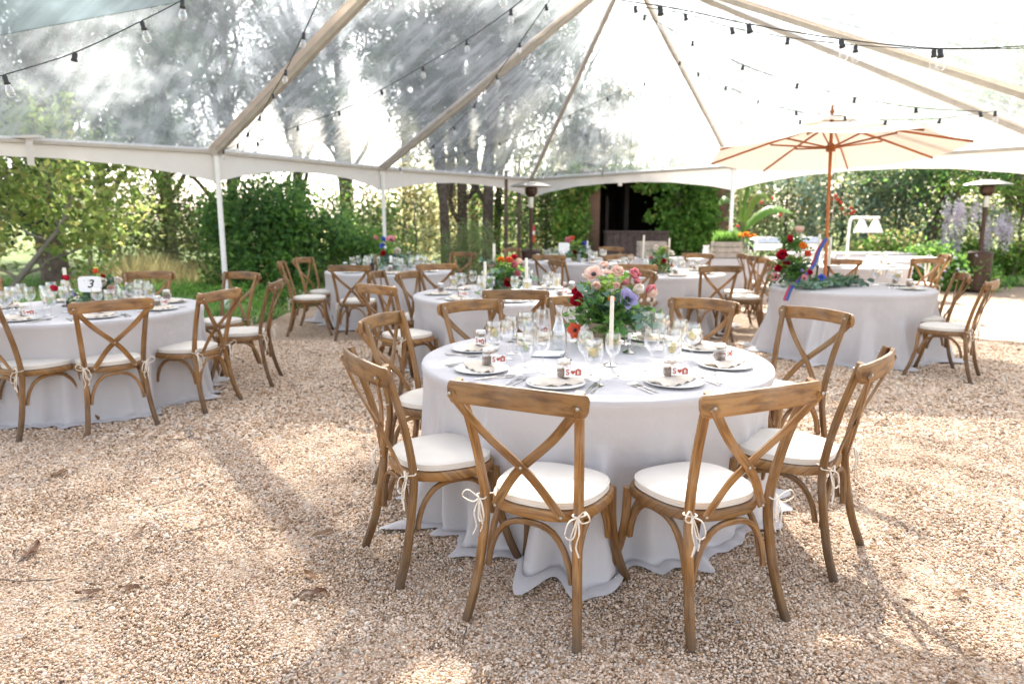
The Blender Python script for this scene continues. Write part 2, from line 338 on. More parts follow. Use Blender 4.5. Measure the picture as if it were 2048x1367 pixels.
# meadow sheet to the horizon, gravel court a step above it
b=MB(); b.add([(-250,-60,-.012),(250,-60,-.012),(250,400,-.012),(-250,400,-.012)],[(0,1,2,3)]); tag(b.obj('ground',M['meadow'],smooth=False),kind='structure')
edge=[(-12,-6),(-12,6.3),(-7.2,7.2),(-5.2,8.6),(-4.5,9.2),(-3.7,9.85),(-3.5,11.2),(-3.4,12.3),(-3.6,14.5),(-2.6,17.5),(-.5,19.2),(2.2,20.5),(5.5,19.5),(7.2,17.2),(7.6,15.6),(8.3,14.5),(9.2,14.3),(10.5,15.2),(13,15.9),(18,17),(26,18),(26,-6)]
EP=[]
for i in range(len(edge)):
    a=Vector((*edge[i],0)); c_=Vector((*edge[(i+1)%len(edge)],0)); n=max(1,int((c_-a).length/.35)) if 0<i<20 else 1
    for k in range(n):
        p=a.lerp(c_,k/n); j=.10 if 0<i<20 else 0
        EP.append((p.x+random.uniform(-j,j),p.y+random.uniform(-j,j),0))
b=MB(); b.add(EP,[tuple(range(len(EP)-1,-1,-1))]); g=b.obj('gravel_court',M['gravel'],smooth=False); tag(g,kind='structure')
import bmesh
bm=bmesh.new(); bm.from_mesh(g.data); bmesh.ops.triangulate(bm,faces=bm.faces[:]); bmesh.ops.recalc_face_normals(bm,faces=bm.faces[:])
if sum(f.normal.z for f in bm.faces)<0: bmesh.ops.reverse_faces(bm,faces=bm.faces[:])
bm.to_mesh(g.data); bm.free()
# loose pebbles: points, each one a real little stone
bmp_=bmesh.new(); bmesh.ops.create_icosphere(bmp_,subdivisions=1,radius=1)
for v in bmp_.verts: v.co*=random.uniform(.82,1.1); v.co.z*=.66
pm=bpy.data.meshes.new('pebble'); bmp_.to_mesh(pm); bmp_.free(); pm.materials.append(M['pebble']); pm.polygons.foreach_set('use_smooth',[True]*len(pm.polygons))
peb=bpy.data.objects.new('pebble_source',pm)
def points(y0,y1,sp):
    xs=[];ys=[]
    y=y0
    while y<y1:
        w=.78*y+.55; n=int(2*w/sp); xs.append(np.linspace(-w,w,n)+rng.uniform(-.5,.5,n)*sp*.95); ys.append(y+rng.uniform(-.5,.5,n)*sp*.95); y+=sp
    x=np.concatenate(xs); y=np.concatenate(ys); return x,y
PX=[];PS=[]
for y0,y1,sp in ((1.35,3.0,.0090),(3.0,4.6,.0118),(4.6,8.5,.019)):
    x,y=points(y0,y1,sp); k=(x>-5.5)|(y<7); x,y=x[k],y[k]
    PX.append(np.c_[x,y,rng.uniform(-.0005,.005,len(x))+.004*np.sin(5.1*x+2*np.sin(3*y))*np.sin(4.3*y+1.7*x)+.003*np.sin(17*x+y)*np.sin(13*y)]); PS.append(rng.uniform(.42,1.0,len(x))*sp*.80*(1+.8*(rng.random(len(x))<.03)))
PX=np.concatenate(PX); PS=np.concatenate(PS)
pmz=bpy.data.meshes.new('gravel_stones'); pmz.vertices.add(len(PX)); pmz.vertices.foreach_set('co',PX.astype(np.float32).ravel())
at=pmz.attributes.new('sz','FLOAT','POINT'); at.data.foreach_set('value',PS.astype(np.float32))
stones=link('gravel_stones',pmz); tag(stones,kind='stuff',label='loose cream and tan pea gravel covering the court',cat='gravel')
ng=bpy.data.node_groups.new('scatter stones','GeometryNodeTree'); ng.interface.new_socket('Geometry',in_out='INPUT',socket_type='NodeSocketGeometry'); ng.interface.new_socket('Geometry',in_out='OUTPUT',socket_type='NodeSocketGeometry')
gi=ng.nodes.new('NodeGroupInput'); go=ng.nodes.new('NodeGroupOutput'); ip=ng.nodes.new('GeometryNodeInstanceOnPoints'); oi=ng.nodes.new('GeometryNodeObjectInfo'); oi.inputs[0].default_value=peb
na=ng.nodes.new('GeometryNodeInputNamedAttribute'); na.data_type='FLOAT'; na.inputs[0].default_value='sz'
rv=ng.nodes.new('FunctionNodeRandomValue'); rv.data_type='FLOAT_VECTOR'; rv.inputs[0].default_value=(-.5,-.5,0); rv.inputs[1].default_value=(.5,.5,6.28)
rs=ng.nodes.new('FunctionNodeRandomValue'); rs.data_type='FLOAT_VECTOR'; rs.inputs[0].default_value=(.8,.65,.7); rs.inputs[1].default_value=(1.35,1.0,1.1); rs.inputs['Seed'].default_value=4
vm=ng.nodes.new('ShaderNodeVectorMath'); vm.operation='SCALE'
L=ng.links.new; L(gi.outputs[0],ip.inputs['Points']); L(oi.outputs['Geometry'],ip.inputs['Instance']); L(rs.outputs[0],vm.inputs[0]); L(na.outputs[0],vm.inputs['Scale'])
L(vm.outputs[0],ip.inputs['Scale']); L(rv.outputs[0],ip.inputs['Rotation']); L(ip.outputs[0],go.inputs[0])
md=stones.modifiers.new('scatter','NODES'); md.node_group=ng

# ------------------------------------------------------------------ tent
EZ=2.45
def E_(u,v): return I(u,v,EZ)
tA,tB,tC,tD=E_(432,300),E_(765,335),E_(1062,357),E_(1468,330)
tE=E_(2125,287); 
dl=(E_(0,275)-tA).normalized(); tZ=tA+dl*4.8
tF=E_(2290,262); tG=tF+(tA-tB).normalized()*5+Vector((2.5,0,0))
P1=I(1258,-70,5.0); P2=I(986,-277,5.0); P3=P2+(P2-P1)*1.0
tY=tZ+(tZ-tA).normalized()*3; tH=tG+(tG-tF)
# roof panels of clear film, each its own part
tent=empty('frame_tent',(P1.x,P1.y,0)); tag(tent,'clear roofed frame tent with scalloped white valance over the dining tables','tent')
TL=Vector((P1.x,P1.y,0))
def film_panel(p,q,r_,s=None,mat='film',name='roof_panel',n=14,sag=.10,rot=0):
    """bilinear patch p-q (eave) to r-s (ridge), slightly slack"""
    s=s or r_; V=[];Fs=[];U=[]
    for j in range(n+1):
        for i in range(n+1):
            a=i/n; t=j/n; lo=p.lerp(q,a); hi=s.lerp(r_,a); w=lo.lerp(hi,t)
            w=w+Vector((0,0,-sag*math.sin(PI*a)*math.sin(PI*min(1,t*1.02))))
            V.append(w-TL); U.append(((q-p).length*a+rot,(r_-q).length*t))
    for j in range(n):
        for i in range(n):
            Fs.append((j*(n+1)+i,j*(n+1)+i+1,(j+1)*(n+1)+i+1,(j+1)*(n+1)+i))
    b=MB(); b.add(V,Fs,[[U[k] for k in f] for f in Fs]); return b.obj(name,M[mat],tent)
film_panel(tC,tB,P1,rot=1); film_panel(tD,tC,P1,rot=2); film_panel(tE,tD,P1,rot=3); film_panel(tF,tE,P1,rot=4)
film_panel(tB,tA,P2,P1,rot=5); film_panel(tG,tF,P1,P2,rot=6); film_panel(tH,tG,P2,P3,rot=7)
# next bay: clear low down, white vinyl above the slanting seam
nrm=(tZ-tA).cross(P2-tA).normalized()
def onplane(u,v):
    d=ray(u,v); o=Vector((0,0,H)); t=(tA-o).dot(nrm)/d.dot(nrm); return o+d*t
Q1=onplane(0,70); Q2=onplane(370,0); dq=(Q1-Q2).normalized(); Q0=Q1+dq*1.2
Q3=onplane(560,-32)
film_panel(tZ,tA,Q3,Q0,rot=8); film_panel(tA,tA+(P2-tA)*.01,P2,Q3,rot=9,sag=0)
film_panel(Q0+Vector((0,0,.006)),Q3+Vector((0,0,.006)),P2,P3,mat='oldvinyl',rot=10,sag=0)
def beam(a,b,name='rafter',w=.075,mat='frame',strip=True,off=.05):
    bb=MB(); a_=a-TL-Vector((0,0,off)); b_=b-TL-Vector((0,0,off)); bb.sweep([a_,a_.lerp(b_,.5),b_],w,w,n=8,p=8); o=bb.obj(name,M[mat],tent)
    if strip:
        bb=MB(); d=Vector((0,0,.012)); bb.sweep([a-TL+d,(a-TL).lerp(b-TL,.5)+d,b-TL+d],strip,.012,n=8,p=8); bb.obj('keder_strip',M['keder'],o)
    return o
beam(tA,P2,w=.075,strip=.27); beam(tB,P1,w=.07,strip=.22); beam(tC,P1,w=.05,strip=.07); beam(tD,P1,w=.05,strip=.06); beam(tE,P1,w=.06,strip=.10)
beam(tF,P1,w=.06,strip=.22); beam(tG,P2,w=.08,strip=.35); beam(P1,P2,'ridge_beam',w=.08,strip=.3); beam(P2,P3,'ridge_beam',w=.08,strip=.3); beam(tZ,P3,w=.08,strip=.34)
poly=[tY,tZ,tA,tB,tC,tD,tE,tF,tG]
for a,b_ in zip(poly[:-1],poly[1:]): beam(a,b_,'eave_rail',w=.05,strip=False,off=.03)
# posts
for k,p in enumerate([tZ,tA,tB,tC,tD,tE,tF,tG]):
    b=MB(); b.sweep([p-TL-Vector((0,0,EZ)),p-TL-Vector((0,0,1.2)),p-TL-Vector((0,0,.055))],.062,.062,up=(0,1,0),n=8,p=8); o=b.obj('post',M['powder'],tent)
    b=MB(); b.box(tuple(p-TL-Vector((0,0,EZ-.012))),(.18,.18,.018)); b.obj('base_plate',M['powder'],o,smooth=False)
# valance: arched white vinyl hanging from the eave, longest at the posts
def valance(a,b_,outn):
    n=40; V=[];Fs=[]
    out=(b_-a).cross(Vector((0,0,1))).normalized(); 
    if out.dot((a+b_)/2-P1)<0: out=-out
    for j in range(6):
        for i in range(n+1):
            t=i/n; arch=abs(2*t-1)**2.2; d=.24+.24*arch+.004*math.sin(40*t)
            f=j/5; V.append(a.lerp(b_,t)-TL+Vector((0,0,-d*f+.03))+out*(.045+.018*math.sin(9*t+3)*f+.006*math.sin(55*t)*f+.004*math.sin(31*t+2)))
    for j in range(5):
        for i in range(n): Fs.append((j*(n+1)+i,(j+1)*(n+1)+i,(j+1)*(n+1)+i+1,j*(n+1)+i+1))
    b=MB(); b.add(V,Fs); b.obj('valance',M['valance'],tent)
for a,b_ in zip(poly[:-1],poly[1:]): valance(a,b_,1)
def strap(u,v,h=.3):
    p=E_(u,v); b=MB(); b.sweep([p-TL+Vector((0,-.03,.02)),p-TL+Vector((0,-.05,-.12)),p-TL+Vector((0,-.05,-h))],.09,.008,up=(0,1,0),n=8,p=8); o=b.obj('strap',M['valance'],tent)
    b=MB(); b.box(tuple(p-TL+Vector((0,-.04,.02))),(.34,.10,.03)); b.obj('corner_plate',M['valance'],o,smooth=False)
for p_ in (tA,tB,tC,tD):
    b=MB(); b.box(tuple(p_-TL+Vector((0,0,-.03))),(.11,.11,.09)); o=b.obj('corner_bracket',M['frame'],tent,smooth=False)
    for s_ in (-1,1): b=MB(); b.lathe([(.012,0),(.012,.012),(.001,.014)],8); b.obj('bolt',M['bolt'],o,loc=p_-TL+Vector((s_*.03,-.055,-.03)),rot=(PI/2,0,0))
strap(62,278,.32); strap(1240,348,.26); strap(935,349,.05)

# ------------------------------------------------------------------ chair (built once, local +Y is the sitter's front)
def make_chair():
    root=empty('crossback_chair',(0,0,0)); wd=M['wood']
    for s in (-1,1):   # rear legs run on up as the back posts
        b=MB(); p=spline([(s*.222,-.300,0),(s*.203,-.255,.14),(s*.188,-.222,.32),(s*.186,-.212,.46),(s*.200,-.250,.66),(s*.226,-.330,.922)],5)
        n=len(p); b.sweep(p,[.036-.004*abs(i/n-.5)*2 for i in range(n)],[.036-.006*(i/n) for i in range(n)],up=(0,1,0),n=10,p=2.8); b.obj('rear_leg',wd,root)
    for s in (-1,1):
        b=MB(); p=spline([(s*.232,.255,0),(s*.205,.212,.12),(s*.188,.178,.26),(s*.186,.165,.425)],5)
        b.sweep(p,.034,.034,up=(0,1,0),n=10,p=2.8); b.obj('front_leg',wd,root)
    b=MB(); p=[]
    for t in (-1,-.985,-.955,-.91,-.8,-.65,-.45,-.22,0,.22,.45,.65,.8,.91,.955,.985,1):
        p.append((t*.262,-.343-.040*(1-t*t)+(.012 if abs(t)>.95 else 0),.880+.012*(1-t*t)))
    TT=[-1,-.985,-.955,-.91,-.8,-.65,-.45,-.22,0,.22,.45,.65,.8,.91,.955,.985,1]
    hh=[.078*(.45 if abs(t)>.99 else .74 if abs(t)>.97 else .93 if abs(t)>.93 else 1) for t in TT]
    b.sweep(p,.021,hh,n=12,p=5); b.obj('top_rail',wd,root)
    for s in (-1,1):   # crossed slats, one in front of the other
        off=.006*s; b=MB(); p=spline([(s*.236,-.368,.880),(s*.135,-.328+off,.755),(0,-.283+off,.625),(-s*.06,-.262+off,.555),(-s*.13,-.234,.445)],4)
        nrmv=Vector((0,-1,-.25)); b.sweep(p,.034,.009,up=(0,-1,-.2),n=8,p=6); sl=b.obj('cross_slat',wd,root)
    # seat frame: bevelled rounded slab with a dished top
    def outline(k,a,sc=1.):
        ang=2*PI*k/a; c,s_=math.cos(ang),math.sin(ang); e=2.7
        x=math.copysign(abs(c)**(2/e),c); y=math.copysign(abs(s_)**(2/e),s_)
        return (x*(.222+.016*y)*sc, y*.216*sc-.012)
    def slab(levels,n,mat,name,par):
        V=[];Fs=[]
        for sc,z in levels:
            for k in range(n): x,y=outline(k,n,sc); V.append((x,y,z))
        for i in range(len(levels)-1):
            for k in range(n): k2=(k+1)%n; Fs.append((i*n+k,i*n+k2,(i+1)*n+k2,(i+1)*n+k))
        Fs.append(tuple(range(n-1,-1,-1))); Fs.append(tuple((len(levels)-1)*n+k for k in range(n)))
        b=MB(); b.add(V,Fs); return b.obj(name,mat,par)
    slab([(.93,.412),(.985,.414),(1,.420),(1,.444),(.985,.450),(.90,.451)],40,wd,'seat_frame',root)
    cu=slab([(.86,.452),(.905,.456),(.925,.464),(.925,.474),(.90,.481),(.80,.488),(.60,.494),(.30,.496)],40,M['cushion'],'seat_cushion',root)
    for z,sc in ((.457,.915),(.478,.920)):
        b=MB(); pts=[(*outline(k,44,sc),z) for k in range(45)]; b.sweep(pts,.007,.007,n=6,p=2,cap=False); b.obj('piping',M['cushion'],cu)
    def arch(a,c,z0,z1,name='bentwood_brace'):
        a=Vector(a); c=Vector(c); p=[]
        for t,zz in ((0,0),(.03,.30),(.10,.62),(.22,.88),(.36,.985),(.5,1),(.64,.985),(.78,.88),(.90,.62),(.97,.30),(1,0)):
            q=a.lerp(c,t); p.append((q.x,q.y,z0+(z1-z0)*zz))
        p=spline(p,2); up=(c-a).cross(Vector((0,0,1))).normalized(); b=MB(); b.sweep(p,.022,.026,up=tuple(up),n=8,p=2.6); b.obj(name,wd,root)
    arch((-.168,-.222,.20),(.168,-.222,.20),.2,.399); arch((-.176,-.195,.22),(-.178,.155,.22),.22,.399); arch((.176,-.195,.22),(.178,.155,.22),.22,.399); arch((-.168,.176,.24),(.168,.176,.24),.24,.399)
    for s in (-1,1):   # bow-tied cords that hold the cushion
        b=MB(); x,y,z=s*.195,-.236,.462
        loops=[[(s*.16,-.18,.466),(x*.93,-.20,.468),(x+s*.02,y+.02,.466),(x+s*.005,y-.004,z)],
               [(x,y-.005,z),(x+s*.035,y-.03,z+.035),(x+s*.055,y-.035,z+.01),(x+s*.02,y-.02,z-.012),(x,y-.005,z)],
               [(x,y-.005,z),(x-s*.025,y-.03,z-.015),(x-s*.035,y-.035,z-.065),(x-s*.008,y-.025,z-.07),(x,y-.005,z)],
               [(x,y-.006,z),(x+s*.012,y-.022,z-.05),(x+s*.002,y-.025,z-.10),(x+s*.015,y-.028,z-.135)],
               [(x,y-.006,z),(x-s*.01,y-.02,z-.04),(x-s*.022,y-.022,z-.09),(x-s*.014,y-.024,z-.12)],
               [(x-s*.018,-.215,z+.004),(x-s*.02,-.24,z),(x,y-.008,z)]]
        for q in loops: b.sweep(spline(q,5),.0068,.0045,n=6,p=2.5)
        b.obj('cushion_tie',M['cord'],root)
    bolt=MB(); bolt.lathe([(.0065,0),(.0065,.002),(.005,.004),(.0001,.0045)],10); bme=bolt.mesh('bolt',M['bolt'])
    for p in ((-.236,-.3740,.880),(.236,-.3740,.880),(0,-.2955,.625),(.13,-.2395,.445),(-.13,-.2395,.445)): link('bolt',bme,root,loc=p,rot=(PI/2,0,0))
    for s in (-1,1): link('bolt',bme,root,loc=(s*.223,-.306,.895),rot=(-PI/2,0,0))
    return root
chair0=make_chair(); used=False
def chair(x,y,face,label,group,bolts=True):
    """face: direction the sitter looks, as an angle from +X"""
    global used
    if not used: o=chair0; used=True
    else: o=copy_tree(chair0)
    o.location=(x,y,0); o.rotation_euler=(0,0,face-PI/2); tag(o,label,'chair',group)
    o.scale=(1,1,1.015); return o
def face_to(x,y,T): return math.atan2(T[1]-y,T[0]-x)
T1=(.44,3.70,.915);T2=(-.05,6.9,.915);T3=(-3.55,5.75,.915);T4=(-1.75,10.1,.915);T5=(2.0,9.7,.915);T6=(1.1,12.3,.915);T7=(3.7,7.65,.83);T8=(5.4,11.3,.915)
def chair_feet(uL,vL,uR,vR,label,group,rev=False):
    a=I(uL,vL,0); c_=I(uR,vR,0); m=(a+c_)/2; d=(c_-a).normalized(); f=Vector((-d.y,d.x,0)); m=m+f*.29
    return chair(m.x,m.y,math.atan2(f.y,f.x),label,group)
def chair_top(u,v,T,label,group,turn=0,z=.91):
    p=I(u,v,z); fa=face_to(p.x,p.y,T)+R(turn); return chair(p.x+math.cos(fa)*.345,p.y+math.sin(fa)*.345,fa,label,group)
def chairID(u,v,Y,T,label,group,turn=0):
    p=ID(u,v,Y); fa=face_to(p.x,p.y,T)+R(turn); return chair(p.x+math.cos(fa)*.35,p.y+math.sin(fa)*.35,fa,label,group)
G='cross-back chairs around the near table'
chair_feet(932,1235,1160,1300,'brown cross-back chair nearest the camera, left of the front pair at the near table',G)
chair_feet(1370,1300,1575,1235,'brown cross-back chair at the front of the near table, right of the front pair',G)
chair_feet(735,1090,803,1178,'cross-back chair at the left side of the near table, half its white cushion in sunlight',G)
chair_feet(1655,1175,1722,1078,'cross-back chair at the right side of the near table, seen edge on in sun',G)
chairID(762,645,4.0,T1,'weathered cross-back chair at the back left of the near table, front of its back showing',G,-4)
chairID(941,620,4.72,T1,'cross-back chair behind the near table, left of the carafe',G)
chairID(1408,606,4.80,T1,'cross-back chair behind the near table with sun on its top rail, right of the flowers',G)
chairID(1632,640,4.28,T1,'cross-back chair at the back right corner of the near table',G,8)
chair(.50,4.62,-PI/2,'cross-back chair hidden behind the big bouquet of the near table',G)
G='cross-back chairs around table number 3'
p=I(70,882,0); chair(p.x-.16,p.y+.36,R(62),'cross-back chair cut by the left edge of the photo at table number 3',G)
chair_feet(175,872,315,848,'cross-back chair seen squarely from behind at table number 3',G)
chair_feet(409,828,481,799,'cross-back chair at the right end of table number 3 with cushion bows at its back',G)
chair(-2.47,6.28,R(188),'cross-back chair seen side on beside the tent post at table number 3',G)
chair(-2.95,6.95,face_to(-2.95,6.95,T3),'cross-back chair behind table number 3 in front of the tent post',G)
chair(-3.75,7.0,face_to(-3.75,7.0,T3),'cross-back chair behind the flowers of table number 3',G)
chair(-4.72,6.35,face_to(-4.72,6.35,T3),'cross-back chair at the far left behind the glasses of table number 3',G)
G='cross-back chairs around the middle table'
chair(-1.07,7.28,R(-5),'cross-back chair seen edge on at the left of the middle table',G)
chair(-.93,6.15,R(50),'cross-back chair at the front left of the middle table with slats over a white seat',G)
chair(.04,5.80,R(88),'cross-back chair at the front of the middle table behind the near table glasses',G)
chair_top(817,549,T2,'cross-back chair at the back left of the middle table facing the camera',G)
chair(1.08,7.35,R(200),'cross-back chair at the right of the middle table behind the big bouquet',G)
G='cross-back chairs around the far left table'
chair(-2.62,9.08,R(12),'lone looking cross-back chair at the left, edge on beside the green plants',G)
chair(-2.62,9.85,R(-15),'cross-back chair partly behind another at the left of the far left table',G)
chair(-1.93,8.72,R(88),'cross-back chair at the front left of the far left table against its cloth',G)
chair(-1.05,8.95,R(112),'cross-back chair at the front right of the far left table',G)
chair(-1.0,11.25,face_to(-1.0,11.25,T4),'cross-back chair behind the far left table near the tree trunks',G)
chair(-.55,10.45,R(195),'cross-back chair at the right end of the far left table, turned to the left',G)
G='cross-back chairs around the centre right table'
chair(2.42,8.60,R(95),'cross-back chair squarely from behind in front of the table with tall candles',G)
chair(3.02,9.15,R(170),'cross-back chair at the right of the table with tall candles, nearer of two',G)
chair(3.15,9.75,R(182),'cross-back chair at the right of the table with tall candles, farther of two',G)
chair(2.75,10.85,face_to(2.75,10.85,T5),'cross-back chair behind the table with tall candles in front of the crate table',G)
chair(1.62,8.85,R(70),'cross-back chair at the front left of the table with tall candles',G)
chair(.92,9.55,R(20),'cross-back chair at the left of the table with tall candles',G)
G='cross-back chairs around the farthest table'
chair(.65,11.05,R(75),'cross-back chair from behind at the farthest table, left of its front pair',G)
chair(1.55,11.15,R(105),'cross-back chair from behind at the farthest table, right of its front pair',G)
chair(.25,12.95,R(-40),'cross-back chair at the far left side of the farthest table beside the heater pole',G)
chair(1.75,13.4,R(240),'cross-back chair behind the farthest table in front of the dark bar',G)
G='cross-back chairs at the small table under the parasol'
chair_feet(1932,775,1962,746,'sunlit cross-back chair at the right of the parasol table, nearer of two',G)
chair(4.22,7.18,R(160),'cross-back chair at the right of the parasol table, farther of two',G)
G='cross-back chairs beyond the parasol table'
chair(4.55,9.95,R(85),'cross-back chair behind the parasol pole seen from its back',G)
chair(5.80,10.25,R(100),'cross-back chair beyond the parasol table beside the white folding table',G)
chair(6.35,10.95,R(165),'cross-back chair turned left beside the legs of the white folding table',G)
chair(3.95,10.45,R(15),'cross-back chair with bright cushion just left of the draped flowers, nearer of two',G)
chair(4.0,11.2,R(-5),'cross-back chair with bright cushion just left of the draped flowers, farther of two',G)

# ------------------------------------------------------------------ tables with floor-length cloths
def table(T,seed,label,clabel,folds=32,detail=1.):
    x,y,r=T; rs_=np.random.default_rng(seed)
    t=empty('round_table',(x,y,0)); tag(t,label,'table','round banquet tables')
    b=MB(); b.lathe([(.001,.725),(r-.012,.725),(r-.012,.748),(.001,.748)],48); b.obj('tabletop',M['crate'],t)
    for k in range(4):
        a=PI/4+k*PI/2; b=MB(); b.sweep([(.5*math.cos(a),.5*math.sin(a),0),(.46*math.cos(a),.46*math.sin(a),.36),(.42*math.cos(a),.42*math.sin(a),.724)],.03,.03,up=(0,1,0)); b.obj('leg',M['alu'],t)
    na=int(420*detail); ring=[]; zs=[]
    prof=[]  # (radius add, z, fold amount)
    for q in (0,.25,.5,.75,.9,.97): prof.append((r*q,.7520,0,0))
    prof+=[(r-.008,.7515,0,0),(r+.002,.747,.02,0),(r+.007,.738,.06,0),(r+.010,.72,.12,.0)]
    for i in range(1,27):
        s=i/26; prof.append((r+.010+.0*s**1.3,.72-.712*s,min(1,.35+1.6*s),s))
    prof+=[(r+.02,.012,1.05,1.0),(r+.045,.010,1.1,1.02),(r+.065,.008,1.1,1.04)]
    th=np.linspace(0,2*PI,na,endpoint=False)
    # irregular folds: pointed ridges with random spacing
    cs=np.sort(rs_.uniform(0,2*PI,folds)); amp=rs_.uniform(.4,1.35,folds); wd=rs_.uniform(.028,.062,folds); lean=rs_.uniform(-.10,.10,folds); birth=rs_.uniform(-.15,.4,folds)
    def fold(s):
        f=np.zeros(na)
        for c,a,w,l,bi in zip(cs,amp,wd,lean,birth):
            g_=max(0,min(1,(s-bi)/(1.0-bi)))**.65
            d=(th-c-l*s+PI)%(2*PI)-PI; f+=a*g_*np.exp(-(d/(w*(.6+.9*s)))**2)
        f+= .22*s*np.sin(7*th+seed)+.16*s*np.sin(13*th+2*seed)
        return f
    # a few slanting drag creases
    cr=[(rs_.uniform(0,2*PI),rs_.uniform(-.5,.5),rs_.uniform(.3,.7)) for _ in range(9)]
    V=[]
    hem=.5+.5*np.sin(3*th+seed)*np.sin(5*th+1.3*seed)
    for (rr,z,fa,s) in prof:
        f=fold(s) if fa>0 else np.zeros(na)
        R_=rr+fa*.085*(f-.65)*(.62+.72*s)
        for (c,sl,z0) in cr:
            d=(th-c-sl*(s-z0)+PI)%(2*PI)-PI; R_+=.020*fa*np.exp(-(d/.045)**2)*np.exp(-((s-z0)/.22)**2)
        Z=np.full(na,z)
        if s>=1.0:
            sp=(s-1)/.04; R_=R_+(rr-r-.065)*0+sp*.06*hem*(.4+f*.5); Z=np.maximum(.006,z+.018*np.abs(np.sin(9*th+seed*3))*f*(1-sp*.6)+.010*np.sin(23*th)**2)
        elif s>.86:
            R_=R_+.022*((s-.86)/.14)**2*np.sin(17*th+seed)
        V.append(np.c_[R_*np.cos(th),R_*np.sin(th),Z])
    V=np.concatenate(V); n=len(prof); Fq=[]
    i,k=np.meshgrid(np.arange(n-1),np.arange(na),indexing='ij'); k2=(k+1)%na
    Fq=np.stack([i*na+k,(i+1)*na+k,(i+1)*na+k2,i*na+k2],-1).reshape(-1,4)
    Fq=Fq[:, ::1]
    me=npmesh('tablecloth',V,Fq,M['cloth'],smooth=True); o=link('tablecloth',me,loc=(x,y,0)); tag(o,clabel,'tablecloth','pale grey tablecloths')
    return t
table(T1,3,'large round table nearest the camera, under pale linen','pale grey linen cloth pooled on the gravel around the near table',40,1.8)
table(T2,5,'round table in the middle behind the near one, under pale linen','pale grey cloth on the middle table behind the near chairs',26)
table(T3,8,'round table at the left carrying the number 3 card, under pale linen','pale grey cloth on the table with the number 3 card',40,1.4)
table(T4,11,'round table far left in front of the green shrubs, under pale linen','pale grey cloth on the far left table before the green shrubs',24)
table(T5,13,'round table centre right with two tall lit looking candles, under pale linen','pale grey cloth on the centre right table with tall candles',24)
table(T6,17,'farthest round table in front of the dark doorway, under pale linen','pale grey cloth on the farthest table before the dark doorway',22)
table(T7,19,'smaller round table with a garland under the parasol, in pale linen','pale cloth hanging straight on the small table under the parasol',26,1.2)
table(T8,23,'round table beyond the parasol table, under pale linen','pale cloth on the round table beyond the parasol pole',22)
# ------------------------------------------------------------------ place settings (templates, then copies)
def T_plate():
    b=MB(); b.lathe([(.001,.006),(.085,.006),(.092,.007),(.130,.0125),(.134,.014),(.133,.017),(.127,.0165),(.092,.0105),(.084,.009),(.001,.009)],36); o=b.obj('dinner_plate',M['china'],angle=60); return o
def T_napkin():
    V=[];n=14
    for j in range(5):
        for i in range(n+1):
            t=i/n; w=.055+.03*math.sin(PI*t); V.append((-.12+.24*t,(j/4-.5)*2*w*(1-.55*t)+.02*math.sin(2*t),.020+.014*math.sin(PI*j/4)*(1-.3*t)+.005*math.sin(22*t+j*1.7)))
    Fs=[(j*(n+1)+i,j*(n+1)+i+1,(j+1)*(n+1)+i+1,(j+1)*(n+1)+i) for j in range(4) for i in range(n)]
    V2=[(x,y,z-.006) for x,y,z in V]; m=len(V); Fs+= [tuple(m+q for q in f[::-1]) for f in Fs]
    rim=[i for i in range(n+1)]+[j*(n+1)+n for j in range(1,5)]+[4*(n+1)+i for i in range(n-1,-1,-1)]+[j*(n+1) for j in range(3,0,-1)]
    for a,c in zip(rim,rim[1:]+rim[:1]): Fs.append((a,m+a,m+c,c))
    b=MB(); b.add(V+V2,Fs); return b.obj('folded_napkin',M['napkin'],angle=70)
def text_mesh(txt,size,mat,name,ext=.0004):
    cu=bpy.data.curves.new(name,'FONT'); cu.body=txt; cu.size=size; cu.extrude=ext; cu.shear=.35 if txt=='3' else 0; cu.align_x='CENTER'; cu.align_y='CENTER'; cu.offset=size*.018
    o=bpy.data.objects.new(name,cu); C.objects.link(o); dg=bpy.context.evaluated_depsgraph_get(); dg.update()
    me=bpy.data.meshes.new_from_object(o.evaluated_get(dg)); bpy.data.objects.remove(o); me.materials.clear(); me.materials.append(mat); me.name=name; return me
def heart_mesh(sz):
    n=28; P=[]
    for k in range(n):
        t=2*PI*k/n; P.append((16*math.sin(t)**3/17*sz/2,(13*math.cos(t)-5*math.cos(2*t)-2*math.cos(3*t)-math.cos(4*t))/17*sz/2))
    V=[(x,y,.0004) for x,y in P]+[(x,y,-.0004) for x,y in P]; b=MB(); b.add(V,[tuple(range(n-1,-1,-1)),tuple(n+k for k in range(n))]+[(k,(k+1)%n,n+(k+1)%n,n+k) for k in range(n)]); return b.mesh('printed_heart',M['print'],False)
MS=text_mesh('S',.036,M['print'],'printed_letter'); MBt=text_mesh('B',.032,M['card'],'printed_letter'); MH=heart_mesh(.022)
